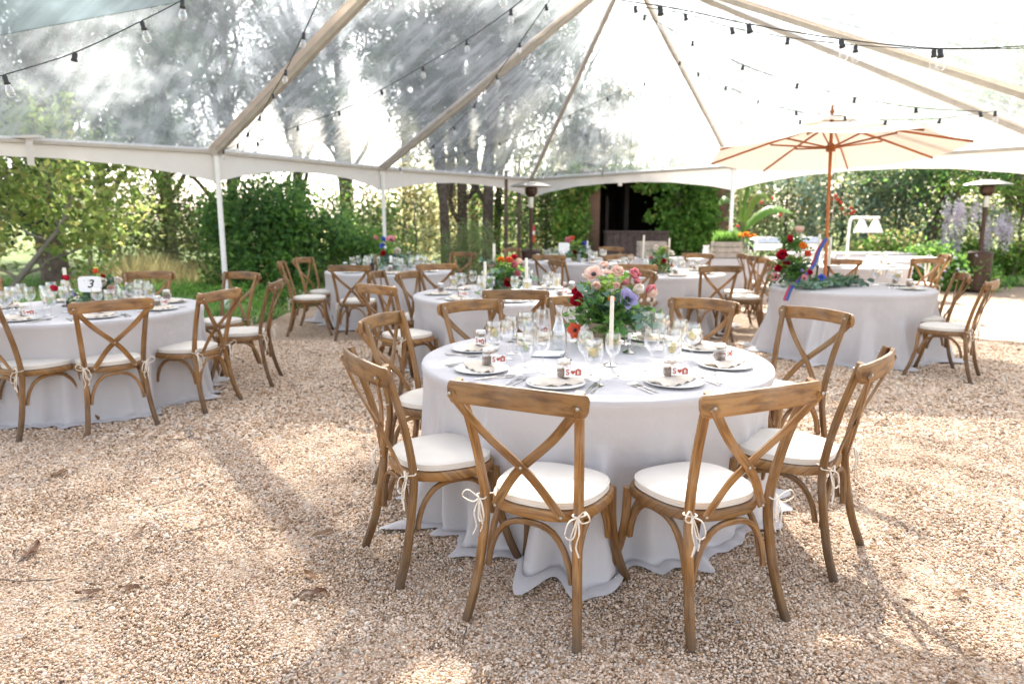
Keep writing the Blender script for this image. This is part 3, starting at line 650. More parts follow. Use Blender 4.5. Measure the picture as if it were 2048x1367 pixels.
def T_jar(detail=True):
    b=MB(); b.lathe([(.001,.002),(.028,.002),(.032,.008),(.033,.05),(.030,.060),(.025,.066),(.025,.072)],20); o=b.obj('favour_jar',M['glass'])
    b=MB(); b.lathe([(.001,.004),(.029,.005),(.0305,.010),(.031,.036),(.001,.040)],16); b.obj('seeds',M['seeds'],o)
    b=MB(); b.lathe([(.0275,.067),(.0285,.068),(.0285,.082),(.026,.084),(.001,.084)],20); b.obj('lid',M['powder'],o)
    if detail:
        b=MB(); b.sweep([(.0275*math.cos(a*PI/8),.0275*math.sin(a*PI/8),.064) for a in range(17)],.003,.003,n=5,cap=False)
        for s in (-1,1):
            b.sweep(spline([(0,-.028,.064),(s*.014,-.036,.078),(s*.024,-.036,.070),(0,-.029,.064)],4),.0022,.0022,n=5); b.sweep(spline([(0,-.028,.064),(s*.012,-.034,.052),(s*.02,-.036,.042)],3),.0022,.0022,n=5)
        b.obj('twine_bow',M['twine'],o)
        b=MB(); b.box((.036,-.0375,.031),(.080,.0012,.042)); tg=b.obj('gift_tag',M['card'],o,smooth=False)
        def put(me,x): link(me.name,me,tag_o,loc=(x,-.0389,.031),rot=(PI/2,0,0))
        tag_o=tg; put(MS,.010); put(MH,.034); 
        hb=MB(); hb.add([(.045,-.0389,.017),(.071,-.0389,.017),(.071,-.0389,.040),(.058,-.0389,.047),(.045,-.0389,.040)],[(0,1,2,3,4)]); sh=hb.obj('printed_shield',M['print'],tg,smooth=False)
        link('printed_letter',MBt,tg,loc=(.058,-.0396,.029),rot=(PI/2,0,0)).scale=(.62,.62,.62)
    return o
def T_wine():
    b=MB(); b.lathe([(.001,.003),(.032,.0025),(.033,.0035),(.012,.006),(.005,.012),(.0042,.05),(.0045,.082),(.010,.092),(.024,.104),(.033,.122),(.036,.145),(.034,.170),(.031,.192),(.0303,.192),(.033,.170),(.035,.145),(.032,.122),(.023,.105),(.001,.095)],22); return b.obj('wine_glass',M['glass'],angle=80)
def T_goblet(sl='cucumber'):
    b=MB(); b.lathe([(.001,.003),(.035,.0025),(.036,.004),(.014,.008),(.007,.016),(.006,.035),(.010,.048),(.007,.058),(.012,.068),(.032,.082),(.040,.105),(.042,.13),(.040,.155),(.037,.172),(.0362,.172),(.039,.155),(.041,.13),(.039,.105),(.031,.083),(.001,.070)],22); o=b.obj('water_goblet',M['glass'],angle=80)
    b=MB(); b.lathe([(.001,.074),(.029,.084),(.037,.105),(.039,.128),(.001,.128)],20); b.obj('water',M['water'],o)
    b=MB(); b.lathe([(.001,-.0015),(.021,-.0015),(.023,0),(.021,.0015),(.001,.0015)],16); b.obj('fruit_slice',M[sl],o,loc=(.004,.0,.112),rot=(1.25,.2,.6)); return o
def T_fork():
    b=MB(); b.sweep(spline([(0,-.095,.003),(0,-.04,.004),(0,.02,.007),(0,.035,.005)],4),[.011]*3+[.009]*3+[.006]*7,.0022,n=8,p=5)
    b.sweep([(0,.033,.005),(0,.040,.005),(0,.052,.004)],[.007,.020,.021],.002,n=8,p=6)
    for x in (-.0085,-.003,.003,.0085): b.sweep(spline([(x,.051,.004),(x,.07,.003),(x,.093,.007)],3),.0028,.0018,n=6)
    return b.obj('fork',M['silver'])
def T_knife():
    b=MB(); b.sweep([(0,-.11,.004),(0,-.05,.005),(0,.0,.005)],[.012,.011,.009],.005,n=8); b.sweep(spline([(0,0,.005),(.002,.05,.004),(.003,.09,.004),(.0,.108,.004)],3),[.012]+[.017]*6+[.015,.009,.002],.0015,n=8,p=4); return b.obj('knife',M['silver'])
def T_spoon():
    b=MB(); b.sweep(spline([(0,-.09,.003),(0,-.03,.004),(0,.03,.007)],4),[.011]*3+[.008]*3+[.005]*3,.002,n=8,p=5)
    b.sweep([(0,.028,.007),(0,.035,.005),(0,.05,.003),(0,.066,.003),(0,.078,.005),(0,.084,.006)],[.006,.018,.030,.030,.020,.006],.0018,n=10,p=2); return b.obj('spoon',M['silver'])
TPL={}
def place(kind,make,loc,rz,label,cat,group,scale=None):
    if kind not in TPL: TPL[kind]=make(); o=TPL[kind]
    else: o=copy_tree(TPL[kind])
    o.location=loc; o.rotation_euler=(0,0,rz); tag(o,label,cat,group)
    if scale: o.scale=(scale,)*3
    return o
TZ_=.7525
def setting(T,ang,where,rad=None,full=True,cut=True,jarrot=0,seed=0):
    """ang: direction from table centre to the sitter"""
    rr=random.Random(seed*31+int(ang*100)); x,y,r=T; rad=rad or r-.235
    px,py=x+rad*math.cos(ang),y+rad*math.sin(ang); rz=ang+PI/2
    def w(lx,ly): return (px+lx*math.cos(rz)-ly*math.sin(rz),py+lx*math.sin(rz)+ly*math.cos(rz),TZ_)
    g=lambda s:s+(' on the near table' if T is T1 else ' on the tables behind')
    place('plate',T_plate,w(0,0),rr.uniform(0,6),f'white dinner plate {where}','plate',g('white dinner plates'))
    place('napkin',T_napkin,w(rr.uniform(-.02,.02),-.015),rz+rr.uniform(-.7,.7),f'cream napkin on the plate {where}','napkin',g('cream napkins'))
    jl=w(rr.uniform(-.02,.03),.03); jl=(jl[0],jl[1],TZ_+.030)
    place('jar' if full else 'jar_far',(lambda:T_jar(True)) if full else (lambda:T_jar(False)),jl,(rz+rr.uniform(-.4,.4)) if jarrot==0 else jarrot,f'small favour jar {"with heart tag " if full else ""}{where}','favour jar',g('favour jars'))
    sl='cucumber' if rr.random()<.5 else 'lemon'
    place('goblet'+sl,lambda:T_goblet(sl),w(.13+rr.uniform(-.02,.02),.17+rr.uniform(-.02,.02)),rr.uniform(0,6),f'water goblet with {sl} slice {where}','goblet',g('water goblets'),1.12)
    place('wine',T_wine,w(.055+rr.uniform(-.02,.02),.235+rr.uniform(-.02,.02)),0,f'empty clear wine glass {where}','wine glass',g('wine glasses'),1.1)
    if T is T1 : place('wine',T_wine,w(.19+rr.uniform(-.02,.01),.24+rr.uniform(-.02,.02)),0,f'second clear wine glass, outer one, {where}','wine glass',g('wine glasses'),1.08)
    if cut:
        place('fork',T_fork,w(-.165,-.01),rz+rr.uniform(-.08,.08),f'steel fork next to the plate {where}','fork',g('forks'))
        place('fork',T_fork,w(-.195,-.015),rz+rr.uniform(-.08,.08),f'outer steel fork {where}','fork',g('forks'))
        place('knife',T_knife,w(.165,-.01),rz+rr.uniform(-.06,.06),f'steel knife right of the plate {where}','knife',g('knives'))
        place('spoon',T_spoon,w(.192,-.01),rz+rr.uniform(-.08,.08),f'steel spoon right of the knife {where}','spoon',g('spoons'))
def dirw(d):
    return 'at the '+['right','back right','back','back left','left','front left','front','front right'][int(round(d/45))%8]
def angp(T,u,v):
    p=I(u,v,.77); return math.atan2(p.y-T[1],p.x-T[0])
for k,(u,v,wh,jr) in enumerate([(1102,768,'before the front left chair',.12),(1340,757,'before the front right chair',.05),(938,737,'before the left chair in half sun',.5),(918,692,'at the upper left of the near table',-.8),(1035,662,'before the chair left of the carafe',.3),
    (1225,655,'at the back behind the bouquet',0),(1362,655,'before the sunlit chair at the back right',0),(1458,688,'before the back right corner chair',0),(1472,728,'before the right edge on chair',.9)]):
    setting(T1,angp(T1,u,v),wh,jarrot=jr if jr else 0,seed=k)
for k in range(8):
    setting(T3,R(-140+45*k),dirw(-140+45*k)+' of table number 3',cut=k in(0,1,2,3),seed=20+k,jarrot=[0,.3,-.2,0,0,0,.4,0][k])
    setting(T2,R(-130+45*k),dirw(-130+45*k)+' of the middle table',cut=k in(0,1,2),seed=40+k,full=k<3)
for T,wh,n in ((T4,' of the far left table',7),(T5,' of the tall candle table',7),(T6,' of the farthest table',6),(T8,' of the table beyond the parasol',5)):
    for k in range(n): setting(T,R(-130+360/n*k),dirw(-130+360/n*k)+wh,cut=False,full=False,seed=60+k)
setting(T7,R(-35),'on the parasol table near the right chair',cut=False,seed=90); setting(T7,R(10),'on the parasol table before the farther right chair',cut=False,seed=91)
# extra stemware seen in the middle of each table
def extra(T,n,where,seed):
    rr=random.Random(seed)
    for k in range(n):
        a=rr.uniform(0,2*PI); q=rr.uniform(.2,.42); place('wine' if k%2 else 'gobletcucumber',T_wine if k%2 else (lambda:T_goblet('cucumber')),(T[0]+q*math.cos(a),T[1]+q*math.sin(a),TZ_),a,f'clear {"wine glass" if k%2 else "water goblet"} {where}, {dirw(math.degrees(a))[3:]} side','wine glass' if k%2 else 'goblet','spare glasses mid table')
extra(T3,4,'near the flowers of table number 3',1); extra(T4,4,'in the middle of the far left table',2); extra(T2,3,'in the middle of the middle table',3)
# carafe
def T_carafe():
    b=MB(); b.lathe([(.001,.003),(.040,.003),(.044,.012),(.044,.09),(.040,.13),(.026,.175),(.018,.205),(.018,.235),(.026,.262),(.0253,.262),(.0172,.235),(.0172,.205),(.025,.175),(.039,.13),(.0432,.09),(.001,.010)],24); o=b.obj('water_carafe',M['glass'],angle=80)
    b=MB(); b.lathe([(.001,.011),(.0415,.013),(.0418,.09),(.037,.13),(.026,.165),(.001,.165)],20); b.obj('water',M['water'],o); return o
p=I(1118,705,TZ_); place('carafe',T_carafe,p,0,'tall clear water carafe left of the big bouquet','carafe','water carafes')
for T,dx,wh in ((T2,.2,'beside the flowers of the middle table'),(T4,.28,'at the right of the flowers on the far left table'),(T6,.25,'by the candle on the farthest table'),(T3,.28,'on table number 3')):
    place('carafe',T_carafe,(T[0]+dx,T[1]+.02,TZ_),0,f'clear water carafe {wh}','carafe','water carafes')
# candlesticks
def T_candle(h=.27,tall=False,mat='silver'):
    pr=[(.001,.002),(.036,.002),(.037,.006),(.024,.012),(.009,.020),(.007,.04),(.011,.05),(.007,.06),(.009,.075),(.015,.082),(.012,.086),(.001,.086)]
    k=1. if not tall else 1.9
    b=MB(); b.lathe([(r_,z*k) for r_,z in pr],20); o=b.obj('candlestick',M[mat]); z0=.084*k
    b=MB(); b.lathe([(.001,z0),(.0115,z0),(.0108,z0+h*.5),(.0100,z0+h-.004),(.008,z0+h),(.001,z0+h+.001)],14); c=b.obj('taper_candle',M['candle'],o)
    b=MB(); b.sweep([(0,0,z0+h),(.001,0,z0+h+.005),(.003,0,z0+h+.010)],.0016,.0016,n=5); b.obj('wick',M['black'],c); return o
p=I(1221,731,TZ_); place('candle',T_candle,p,0,'ivory taper candle in a pewter holder in front of the big bouquet','candlestick','taper candles')
p=I(1258,706,TZ_); place('stub',lambda:T_candle(.03),p,0,'short pewter holder right of the ivory candle','candlestick','taper candles')
def candle_at(u,vtop,Y,label,h=.3,mat='bronze'):
    p=ID(u,vtop,Y); k=f'cand{mat}{round(h,2)}'
    place(k,lambda:T_candle(h,True,mat),(p.x,p.y,TZ_),0,label,'candlestick','taper candles').scale=(1.35,1.35,(p.z-TZ_)/(.16+h))
candle_at(1288,470,9.75,'left of two tall ivory candles on the centre right table'); candle_at(1339,476,9.7,'right of two tall ivory candles on the centre right table')
candle_at(1175,481,12.2,'ivory candle beside the card on the farthest table'); candle_at(988,487,7.0,'tall ivory candle left of the flowers on the middle table'); candle_at(970,523,6.6,'short ivory candle at the left of the middle table')
candle_at(1053,516,6.75,'ivory candle right of the flowers on the middle table'); candle_at(128,535,5.9,'ivory candle by the red tulips on table number 3')
candle_at(1604,467,7.9,'ivory candle left of the parasol pole on the small table'); candle_at(1640,467,8.1,'ivory candle just left of the parasol pole'); candle_at(1662,474,8.25,'ivory candle just right of the parasol pole')
# cards on wire holders
def card(u,v,Y,w,h,rz,label,txt=None,base=TZ_):
    p=ID(u,v,Y); o=empty('card_holder',(p.x,p.y,base),rz); tag(o,label,'table card')
    b=MB(); b.lathe([(.001,.001),(.034,.001),(.036,.004),(.022,.010),(.010,.014),(.001,.015)],20); b.obj('base',M['silver'],o)
    b=MB(); b.sweep([(0,0,.012),(0,0,.1),(0,0,p.z-base-h*.42)],.004,.004,up=(0,1,0),n=6); b.obj('stem',M['silver'],o)
    if w:
        n=24; V=[]
        for k in range(n):
            a=2*PI*(k+.5)/n; cx=math.copysign(abs(math.cos(a))**.35,math.cos(a)); cz=math.copysign(abs(math.sin(a))**.35,math.sin(a)); V.append((cx*w/2,cz*h/2))
        vs=[(x,-.003,z+p.z-base) for x,z in V]+[(x,-.001,z+p.z-base) for x,z in V]
        b=MB(); b.add(vs,[tuple(range(n)),tuple(n+k for k in range(n-1,-1,-1))]+[(k,n+k,n+(k+1)%n,(k+1)%n) for k in range(n)]); cc=b.obj('card',M['card'],o,smooth=False)
        if txt: link('printed_number',text_mesh(txt,h*.72,M['ink'],'printed_number'),cc,loc=(0,-.0042,p.z-base),rot=(PI/2,0,0))
    return o
card(180,568,5.55,.17,.125,R(12),'white scalloped card with the number 3 on a wire stand','3'); card(782,518,9.9,.045,.10,0,'narrow white table card before the flowers of the far left table')
card(1128,495,12.1,.19,.17,0,'square white table card on the farthest table'); card(1131,660,3.62,0,.05,0,'thin steel card stem on a round base left of the bouquet')
b=MB(); b.box((0,0,.008),(.17,.11,.012),0); o=b.obj('menu_board',M['slate'],smooth=False,loc=I(1098,712,TZ_),rot=(R(4),R(-3),R(-14))); tag(o,'dark slate board with white card face lying left of the candle','menu board')
b=MB(); b.box((0,0,.0155),(.165,.105,.002),0); b.obj('card_face',M['card'],o,smooth=False)
b=MB(); b.lathe([(.007,-.003),(.012,-.003),(.012,.003),(.007,.003),(.007,-.003)],16); b.obj('ring',M['silver'],o,loc=(.08,-.045,.012),rot=(PI/2,0,.2))
b=MB(); b.box((0,0,.07),(.055,.02,.14)); tag(b.obj('menu_block',M['slate'],smooth=False,loc=tuple(ID(1158,520,12.0)[:2])+(TZ_,)),'dark slate menu block beside the card on the farthest table','menu block')
# wooden board with handle and dark caddy on the far left table
p=ID(752,540,9.6); b=MB(); b.sweep(spline([(0,0,0),(.01,0,.09),(0,0,.2),(.015,0,.24)],4),.035,.02,up=(0,1,0)); tag(b.obj('pepper_mill',M['wood'],loc=(p.x,p.y,TZ_)),'brown turned wooden mill on the far left table','pepper mill')
p=ID(741,535,9.8); b=MB(); b.box((0,0,.06),(.10,.07,.12)); o=b.obj('menu_box',M['barwood'],smooth=False,loc=(p.x,p.y,TZ_)); tag(o,'small dark box beside the brown mill on the far left table','box')

# ------------------------------------------------------------------ flowers
def petals_mesh(name,mat,rings,seed=0):
    """rings: (count,length,width,open angle deg,cup,start radius)"""
    rr=random.Random(seed); V=[];Fq=[];A=[]
    for (n,ln,wd,op,cup,z0) in rings:
        for k in range(n):
            az=2*PI*(k+rr.uniform(-.2,.2))/n+rr.random(); o=R(op+rr.uniform(-9,9)); sh=rr.random()
            for j in range(5):
                t=j/4; wv=wd*math.sin(PI*(.12+.80*t))**.7*(1 if t<1 else .55)
                oo=o*(1-cup*t); 
                if j==0: pr,pz=.002,z0
                else: pr+=ln/4*math.sin(oo); pz+=ln/4*math.cos(oo)
                for s in (-1,0,1):
                    lift=.18*wv*abs(s)
                    x=pr-lift*math.cos(oo); z=pz+lift*math.sin(oo)
                    V.append((x*math.cos(az)-s*wv/2*math.sin(az),x*math.sin(az)+s*wv/2*math.cos(az),z))
            b0=len(V)-15
            for j in range(4):
                for s in range(2): Fq.append((b0+j*3+s,b0+j*3+s+1,b0+j*3+s+4,b0+j*3+s+3)); A.append(min(1,max(0,sh*.6+j*.12)))
    return npmesh(name,np.array(V),np.array(Fq),M[mat],np.array(A),smooth=True)
KIND={'ranunculus':[(5,.020,.020,12,1.5,0),(7,.026,.024,35,1.2,0),(9,.031,.027,58,1.0,0),(9,.034,.03,78,.7,0)],
 'anemone':[(6,.034,.030,62,.35,0),(6,.036,.032,80,.2,0)],'tulip':[(3,.042,.034,26,1.15,0),(3,.044,.036,36,1.0,0)],'rose':[(4,.018,.018,8,1.6,0),(6,.026,.026,28,1.3,0),(7,.032,.03,48,1.1,0),(8,.036,.034,70,.8,0)]}
FM={}
def flower(kind,mat,parent,loc,d=(0,-.3,1),sc=1.,centre=None):
    k=(kind,mat); 
    if k not in FM: FM[k]=petals_mesh(kind,mat,KIND[kind],len(FM))
    o=link(kind,FM[k],parent,loc=loc,rot=Vector(d).to_track_quat('Z','Y').to_euler(),scale=(sc,)*3)
    if kind=='anemone':
        if 'eye' not in FM:
            b=MB(); b.lathe([(.001,.012),(.007,.010),(.009,.004),(.006,0)],12); FM['eye']=b.mesh('flower_centre',M['black'])
        link('flower_centre',FM['eye'],o)
    return o
def leafquads(P,D,Ln,Wd,twist=None,curl=.15):
    """leaves: base P (n,3), direction D, length, width -> folded pairs of quads"""
    n=len(P); D=D/np.linalg.norm(D,axis=1,keepdims=True); rnd=rng.normal(size=(n,3)); S_=np.cross(D,rnd); S_/=np.linalg.norm(S_,axis=1,keepdims=True)+1e-9; N_=np.cross(S_,D)
    Ln=np.broadcast_to(Ln,n)[:,None]; Wd=np.broadcast_to(Wd,n)[:,None]
    v=[P,P+D*Ln*.45+S_*Wd*.5+N_*Ln*curl*.5,P+D*Ln-N_*Ln*curl,P+D*Ln*.45-S_*Wd*.5+N_*Ln*curl*.5]
    V=np.stack(v,1).reshape(-1,3); b0=np.arange(n)*4; Fq=np.stack([b0,b0+1,b0+2,b0+3],1); return V,Fq
def sprig_mesh(name,mat,n,seed,kind='fern',L_=.16):
    global rng; r_=np.random.default_rng(seed); P=[];D=[];Ln=[];Wd=[]
    for s in range(n):
        az=r_.uniform(0,2*PI); el=r_.uniform(-.5,1.1); d0=np.array([math.cos(az)*math.cos(el),math.sin(az)*math.cos(el),math.sin(el)]); L1=L_*r_.uniform(.5,1.1)
        m=12 if kind=='fern' else 7
        side=np.cross(d0,[0,0,1]); side/=np.linalg.norm(side)+1e-6
        for i in range(m):
            t=(i+1)/m; base=d0*L1*t+np.array([0,0,-.35*L1*t*t]); 
            for sg in (-1,1):
                P.append(base); 
                if kind=='fern': D.append(d0*.6+side*sg*1.0+r_.normal(size=3)*.25); Ln.append(L_*.22*(1.1-t*.8)); Wd.append(L_*.035)
                else: D.append(d0*.7+side*sg*.8+r_.normal(size=3)*.35); Ln.append(L_*.27*(1.15-t*.5)); Wd.append(L_*.13)
        for i in range(5): P.append(d0*L1*i/5+np.array([0,0,-.35*L1*(i/5)**2])); D.append(d0+np.array([0,0,-.3*i/5])); Ln.append(L1/4.5); Wd.append(.003)
    V,Fq=leafquads(np.array(P),np.array(D),np.array(Ln),np.array(Wd)); a=np.repeat(r_.random(len(Fq)//1),1); return npmesh(name,V,Fq,M[mat],a)
def bouquet(x,y,z,sc,blooms,label,pot='terracotta',seed=0,green=26):
    o=empty('flower_arrangement',(x,y,z)); tag(o,label,'flower arrangement'); o.scale=(sc,)*3
    V=[];n=36
    b=MB()
    prof=[(.001,.002),(.045,.002),(.050,.010),(.072,.055),(.090,.100),(.094,.112),(.088,.112),(.084,.100),(.001,.09)]
    vs=[];fs=[];m=72
    for (r_,zz) in prof:
        for k in range(m):
            a=2*PI*k/m; rr=r_*(1+(.035 if k%3 else -.045)*(1 if .01<zz<.112 else 0)); vs.append((rr*math.cos(a),rr*math.sin(a),zz))
    for i in range(len(prof)-1):
        for k in range(m): fs.append((i*m+k,i*m+(k+1)%m,(i+1)*m+(k+1)%m,(i+1)*m+k))
    b.add(vs,fs); b.obj('ribbed_pot',M[pot],o)
    link('fern_fronds',sprig_mesh('fern_fronds','leaf_bright',green+14,seed,'fern',.21),o,loc=(0,-.02,.11)); link('trailing_fern',sprig_mesh('trailing_fern','leaf_bright',8,seed+8,'fern',.15),o,loc=(-.05,-.07,.07))
    link('dark_leaves',sprig_mesh('dark_leaves','leaf_dark',green,seed+1,'leaf',.25),o,loc=(0,0,.15))
    link('eucalyptus_leaves',sprig_mesh('eucalyptus_leaves','euca',11,seed+2,'leaf',.31),o,loc=(0,0,.14))
    link('upright_sprigs',sprig_mesh('upright_sprigs','vine',14,seed+3,'leaf',.19),o,loc=(0,0,.25))
    for (k,mat,lx,ly,lz,s) in blooms: flower(k,mat,o,(lx,ly,lz),(lx*1.1,ly*1.1-.12,max(.05,lz-.10)),s*1.18)
    return o
# big bouquet: blooms placed as in the photograph (metres from the pot, x right, y away)
BX,BY=.56,4.10
bl=[('anemone','p_blush',-.075,-.07,.345,1.2),('ranunculus','p_blush',-.065,-.09,.285,.9),('rose','p_blush',.03,-.08,.345,1.2),('rose','p_blush',.025,-.10,.29,.7),('rose','p_pink',.11,-.05,.335,1.15),('ranunculus','p_pink',.14,.03,.30,.8),
 ('rose','p_red',-.135,-.05,.215,1.35),('rose','p_red',-.14,-.03,.255,1.0),('anemone','p_mauve',.075,-.12,.235,1.3),('tulip','p_cream',.12,-.08,.265,1.2),('tulip','p_pink',.185,-.03,.26,1.1),('tulip','p_blush',.19,-.05,.245,1.0),
 ('ranunculus','p_orange',.0,-.14,.235,.6),('anemone','p_coral',-.16,-.10,.085,1.0),('anemone','p_blush',.02,.10,.33,1.1),('rose','p_cream',-.08,.10,.31,1.1),('rose','p_pink',.09,.12,.28,1.),('ranunculus','p_blush',-.02,-.02,.38,.8)]
bouquet(BX,BY,TZ_,1.2,bl,'large bouquet of blush, crimson and mauve blooms in a ribbed pot on the near table',seed=5)
b1=[('rose','p_orange',-.02,-.08,.27,1.3),('rose','p_blush',-.09,-.07,.24,1.3),('ranunculus','p_pink',.08,-.08,.24,1.3),('rose','p_pink',.10,-.05,.17,1.2),('rose','p_red',.03,-.13,.10,1.5),('rose','p_blush',.12,0,.26,1.1),('anemone','p_mauve',-.11,-.09,.16,.8),('ranunculus','p_coral',.04,-.09,.28,1.1),('rose','p_red',.08,-.03,.30,1.0)]
p=ID(1008,560,6.95); bouquet(p.x,p.y,TZ_,1.15,b1,'round bouquet of orange, pink and crimson roses on the middle table',seed=15,green=18)
b2=[('tulip','p_red',-.30,-.10,.20,1.5),('tulip','p_red',-.20,-.08,.29,1.3),('tulip','p_red',-.36,-.12,.08,1.5),('tulip','p_coral',.02,0,.33,1.4),('rose','p_cream',.09,-.06,.24,2.0),('anemone','p_mauve',-.13,-.12,.16,1.0),('ranunculus','p_red',.07,0,.30,1.),('rose','p_blush',.16,-.05,.18,1.7),('rose','p_cream',.20,0,.26,1.5),('rose','p_pink',-.04,-.10,.24,1.5)]
p=ID(195,600,5.75); bouquet(p.x,p.y,TZ_,.85,b2,'low arrangement of red tulips and a cream rose on table number 3',seed=25,green=26)
b3=[('tulip','p_pink',-.17,-.05,.38,1.3),('tulip','p_blue',-.08,-.06,.36,1.3),('anemone','p_pink',.0,-.08,.37,1.6),('rose','p_cream',.07,-.10,.22,1.9),('rose','p_red',-.08,-.10,.20,1.5),('anemone','p_blue',-.10,-.10,.30,1.)]
p=ID(786,545,10.15); bouquet(p.x,p.y,TZ_,1.15,b3,'bouquet with pink, blue and cream blooms on the far left table',seed=35,green=14)
b4=[('rose','p_cream',-.08,-.06,.32,1.5),('rose','p_blush',.05,-.05,.31,1.5),('tulip','p_red',.0,-.12,.16,1.8),('ranunculus','p_orange',.11,-.1,.11,1.),('rose','p_pink',-.14,-.06,.2,1.2),('anemone','p_cream',.12,-.03,.26,1.3)]
p=ID(1322,530,9.6); bouquet(p.x,p.y,TZ_,1.0,b4,'bouquet of white and crimson flowers between the tall candles',seed=45,green=12)
b5=[('rose','p_pink',-.10,-.08,.30,2.2),('rose','p_coral',-.05,-.04,.33,1.6),('tulip','p_blue',.12,-.06,.26,1.6),('anemone','p_mauve',.16,-.02,.22,1.4),('rose','p_red',-.02,-.12,.14,1.4)]
p=ID(1150,515,12.3); bouquet(p.x,p.y,TZ_,1.1,b5,'pink and blue bouquet on the farthest table beside the square card',seed=55,green=12)
# parasol table: tall arrangement with trailing ribbons, and a leafy garland
p=ID(1588,540,7.7)
b6=[('rose','p_orange',.0,-.16,.40,1.6),('ranunculus','p_coral',.05,-.16,.33,1.3),('rose','p_red',-.16,-.10,.30,2.3),('rose','p_red',-.17,-.06,.18,1.6),('tulip','p_red',-.09,-.08,.46,1.6),('rose','p_blush',.02,0,.55,1.9),('rose','p_red',-.10,-.05,.22,1.6),('anemone','p_pink',-.2,-.05,.1,1.2)]
o=bouquet(p.x,p.y,TZ_,1.05,b6,'tall crimson and orange arrangement with ribbons left of the parasol pole',seed=65,green=22)
link('upper_leaves',sprig_mesh('upper_leaves','leaf_dark',26,66,'leaf',.20),o,loc=(-.02,0,.42)); link('lower_leaves',sprig_mesh('lower_leaves','leaf_bright',16,67,'fern',.2),o,loc=(-.14,-.05,.2))
for mat,dx,dz,w in (('ribbonred',0,0,.035),('ribbonblue',.025,.02,.03)):
    b=MB(); b.sweep(spline([(.25+dx,-.10,.48+dz),(.16+dx,-.16,.36+dz),(.08+dx,-.22,.20+dz),(-.10+dx,-.34,.07+dz),(-.20+dx,-.42,.02+dz*.4),(-.26+dx,-.46,-.10)],6),w,.003,up=(.2,-1,.5),n=8,p=6); b.obj('ribbon',M[mat],o)
rr=np.random.default_rng(70); P=[];D=[];LL=[];Wd=[]
for k in range(420):
    t=rr.random(); c=ID(1603+105*t,567-12*math.sin(t*3),7.28+.5*t); q=rr.normal(size=3)*[.06,.07,.025]; P.append([c.x+q[0],c.y+q[1],TZ_+.03+abs(q[2])]); D.append(rr.normal(size=3)*[1,1,.45]+[0,-.4,.2]); LL.append(rr.uniform(.05,.11)); Wd.append(rr.uniform(.03,.06))
P=np.array(P); c0=P.mean(0); V,Fq=leafquads(P-[c0[0],c0[1],TZ_],np.array(D),np.array(LL),np.array(Wd)); V[:,2]=np.maximum(V[:,2],.002)
g=empty('garland',(c0[0],c0[1],TZ_)); tag(g,'eucalyptus garland with anemones lying on the parasol table','garland'); link('leaves',npmesh('leaves',V,Fq,M['euca'],rr.random(len(Fq))),g); 
k2=rr.random(len(P))<.3; V,Fq=leafquads(P[k2]-[c0[0],c0[1],TZ_-.01],np.array(D)[k2],np.array(LL)[k2],np.array(Wd)[k2]*.7); V[:,2]=np.maximum(V[:,2],.002); link('dark_leaves',npmesh('dark_leaves',V,Fq,M['leaf_dark'],rr.random(len(Fq))),g)
for (u,v,kd,mt,s) in ((1608,557,'anemone','p_pink',1.3),(1643,555,'anemone','p_blue',1.2),(1618,547,'rose','p_red',1.4),(1603,542,'rose','p_mauve',.8)):
    q=ID(u,v,7.35); flower(kd,mt,g,(q.x-c0[0],q.y-c0[1],max(.05,q.z-TZ_)),(0,-1,.5),s)

# ------------------------------------------------------------------ parasol
UX,UY=3.96,8.8
um=empty('parasol',(UX,UY,0)); tag(um,'cream canvas market parasol with varnished orange wooden pole and ribs','parasol')
b=MB(); b.sweep([(0,0,.03),(0,0,1.4),(0,0,2.74)],.042,.042,up=(0,1,0),n=12,p=2); b.obj('pole',M['teak'],um)
b=MB(); b.lathe([(.001,0),(.27,0),(.28,.03),(.26,.05),(.06,.07),(.05,.25),(.024,.26)],24); b.obj('base',M['bronze'],um)
b=MB(); b.lathe([(.012,2.76),(.028,2.775),(.03,2.80),(.016,2.825),(.012,2.84),(.022,2.855),(.001,2.88)],14); b.obj('finial',M['teak'],um)
RR=1.50;ZA=2.68;ZR=2.30;um.rotation_euler=(R(-4.5),0,0); ph=R(12)
def canopy(r0,r1,z0,z1,name,sag=.03):
    nseg=8;m=8; V=[];Fs=[]
    for i in range(m+1):
        t=i/m
        for k in range(nseg*8):
            a=2*PI*k/(nseg*8)+ph; kk=(k%8)/8; cw=math.cos(PI/nseg)/math.cos((kk-.5)*2*PI/nseg) ; r_=(r0+(r1-r0)*t)*cw/1.0; 
            V.append((r_*math.cos(a),r_*math.sin(a),z0+(z1-z0)*t**1.12-sag*math.sin(PI*kk)*t))
    n=nseg*8
    for i in range(m):
        for k in range(n): Fs.append((i*n+k,(i+1)*n+k,(i+1)*n+(k+1)%n,i*n+(k+1)%n))
    b=MB(); b.add(V,Fs); return b.obj(name,M['canvas'],um,angle=20)
cp=canopy(.22,RR,ZA-.05,ZR,'canopy'); vt=canopy(.02,.36,ZA+.07,ZA-.045,'vent_cap',.005)
hemv=MB()
for k in range(8):
    a0=2*PI*k/8+ph; d=Vector((math.cos(a0),math.sin(a0),0)); t0=d*.05+Vector((0,0,ZA-.035)); e=d*(RR*.992)+Vector((0,0,ZR-.018))
    b=MB(); b.sweep([t0,t0.lerp(e,.5)+Vector((0,0,.012)),e],.020,.026,n=8,p=4); b.obj('rib',M['teak'],um)
    m=t0.lerp(e,.47)+Vector((0,0,-.012)); h=d*.045+Vector((0,0,2.36)); b=MB(); b.sweep([h,h.lerp(m,.5),m],.016,.022,n=8,p=4); b.obj('strut',M['teak'],um)
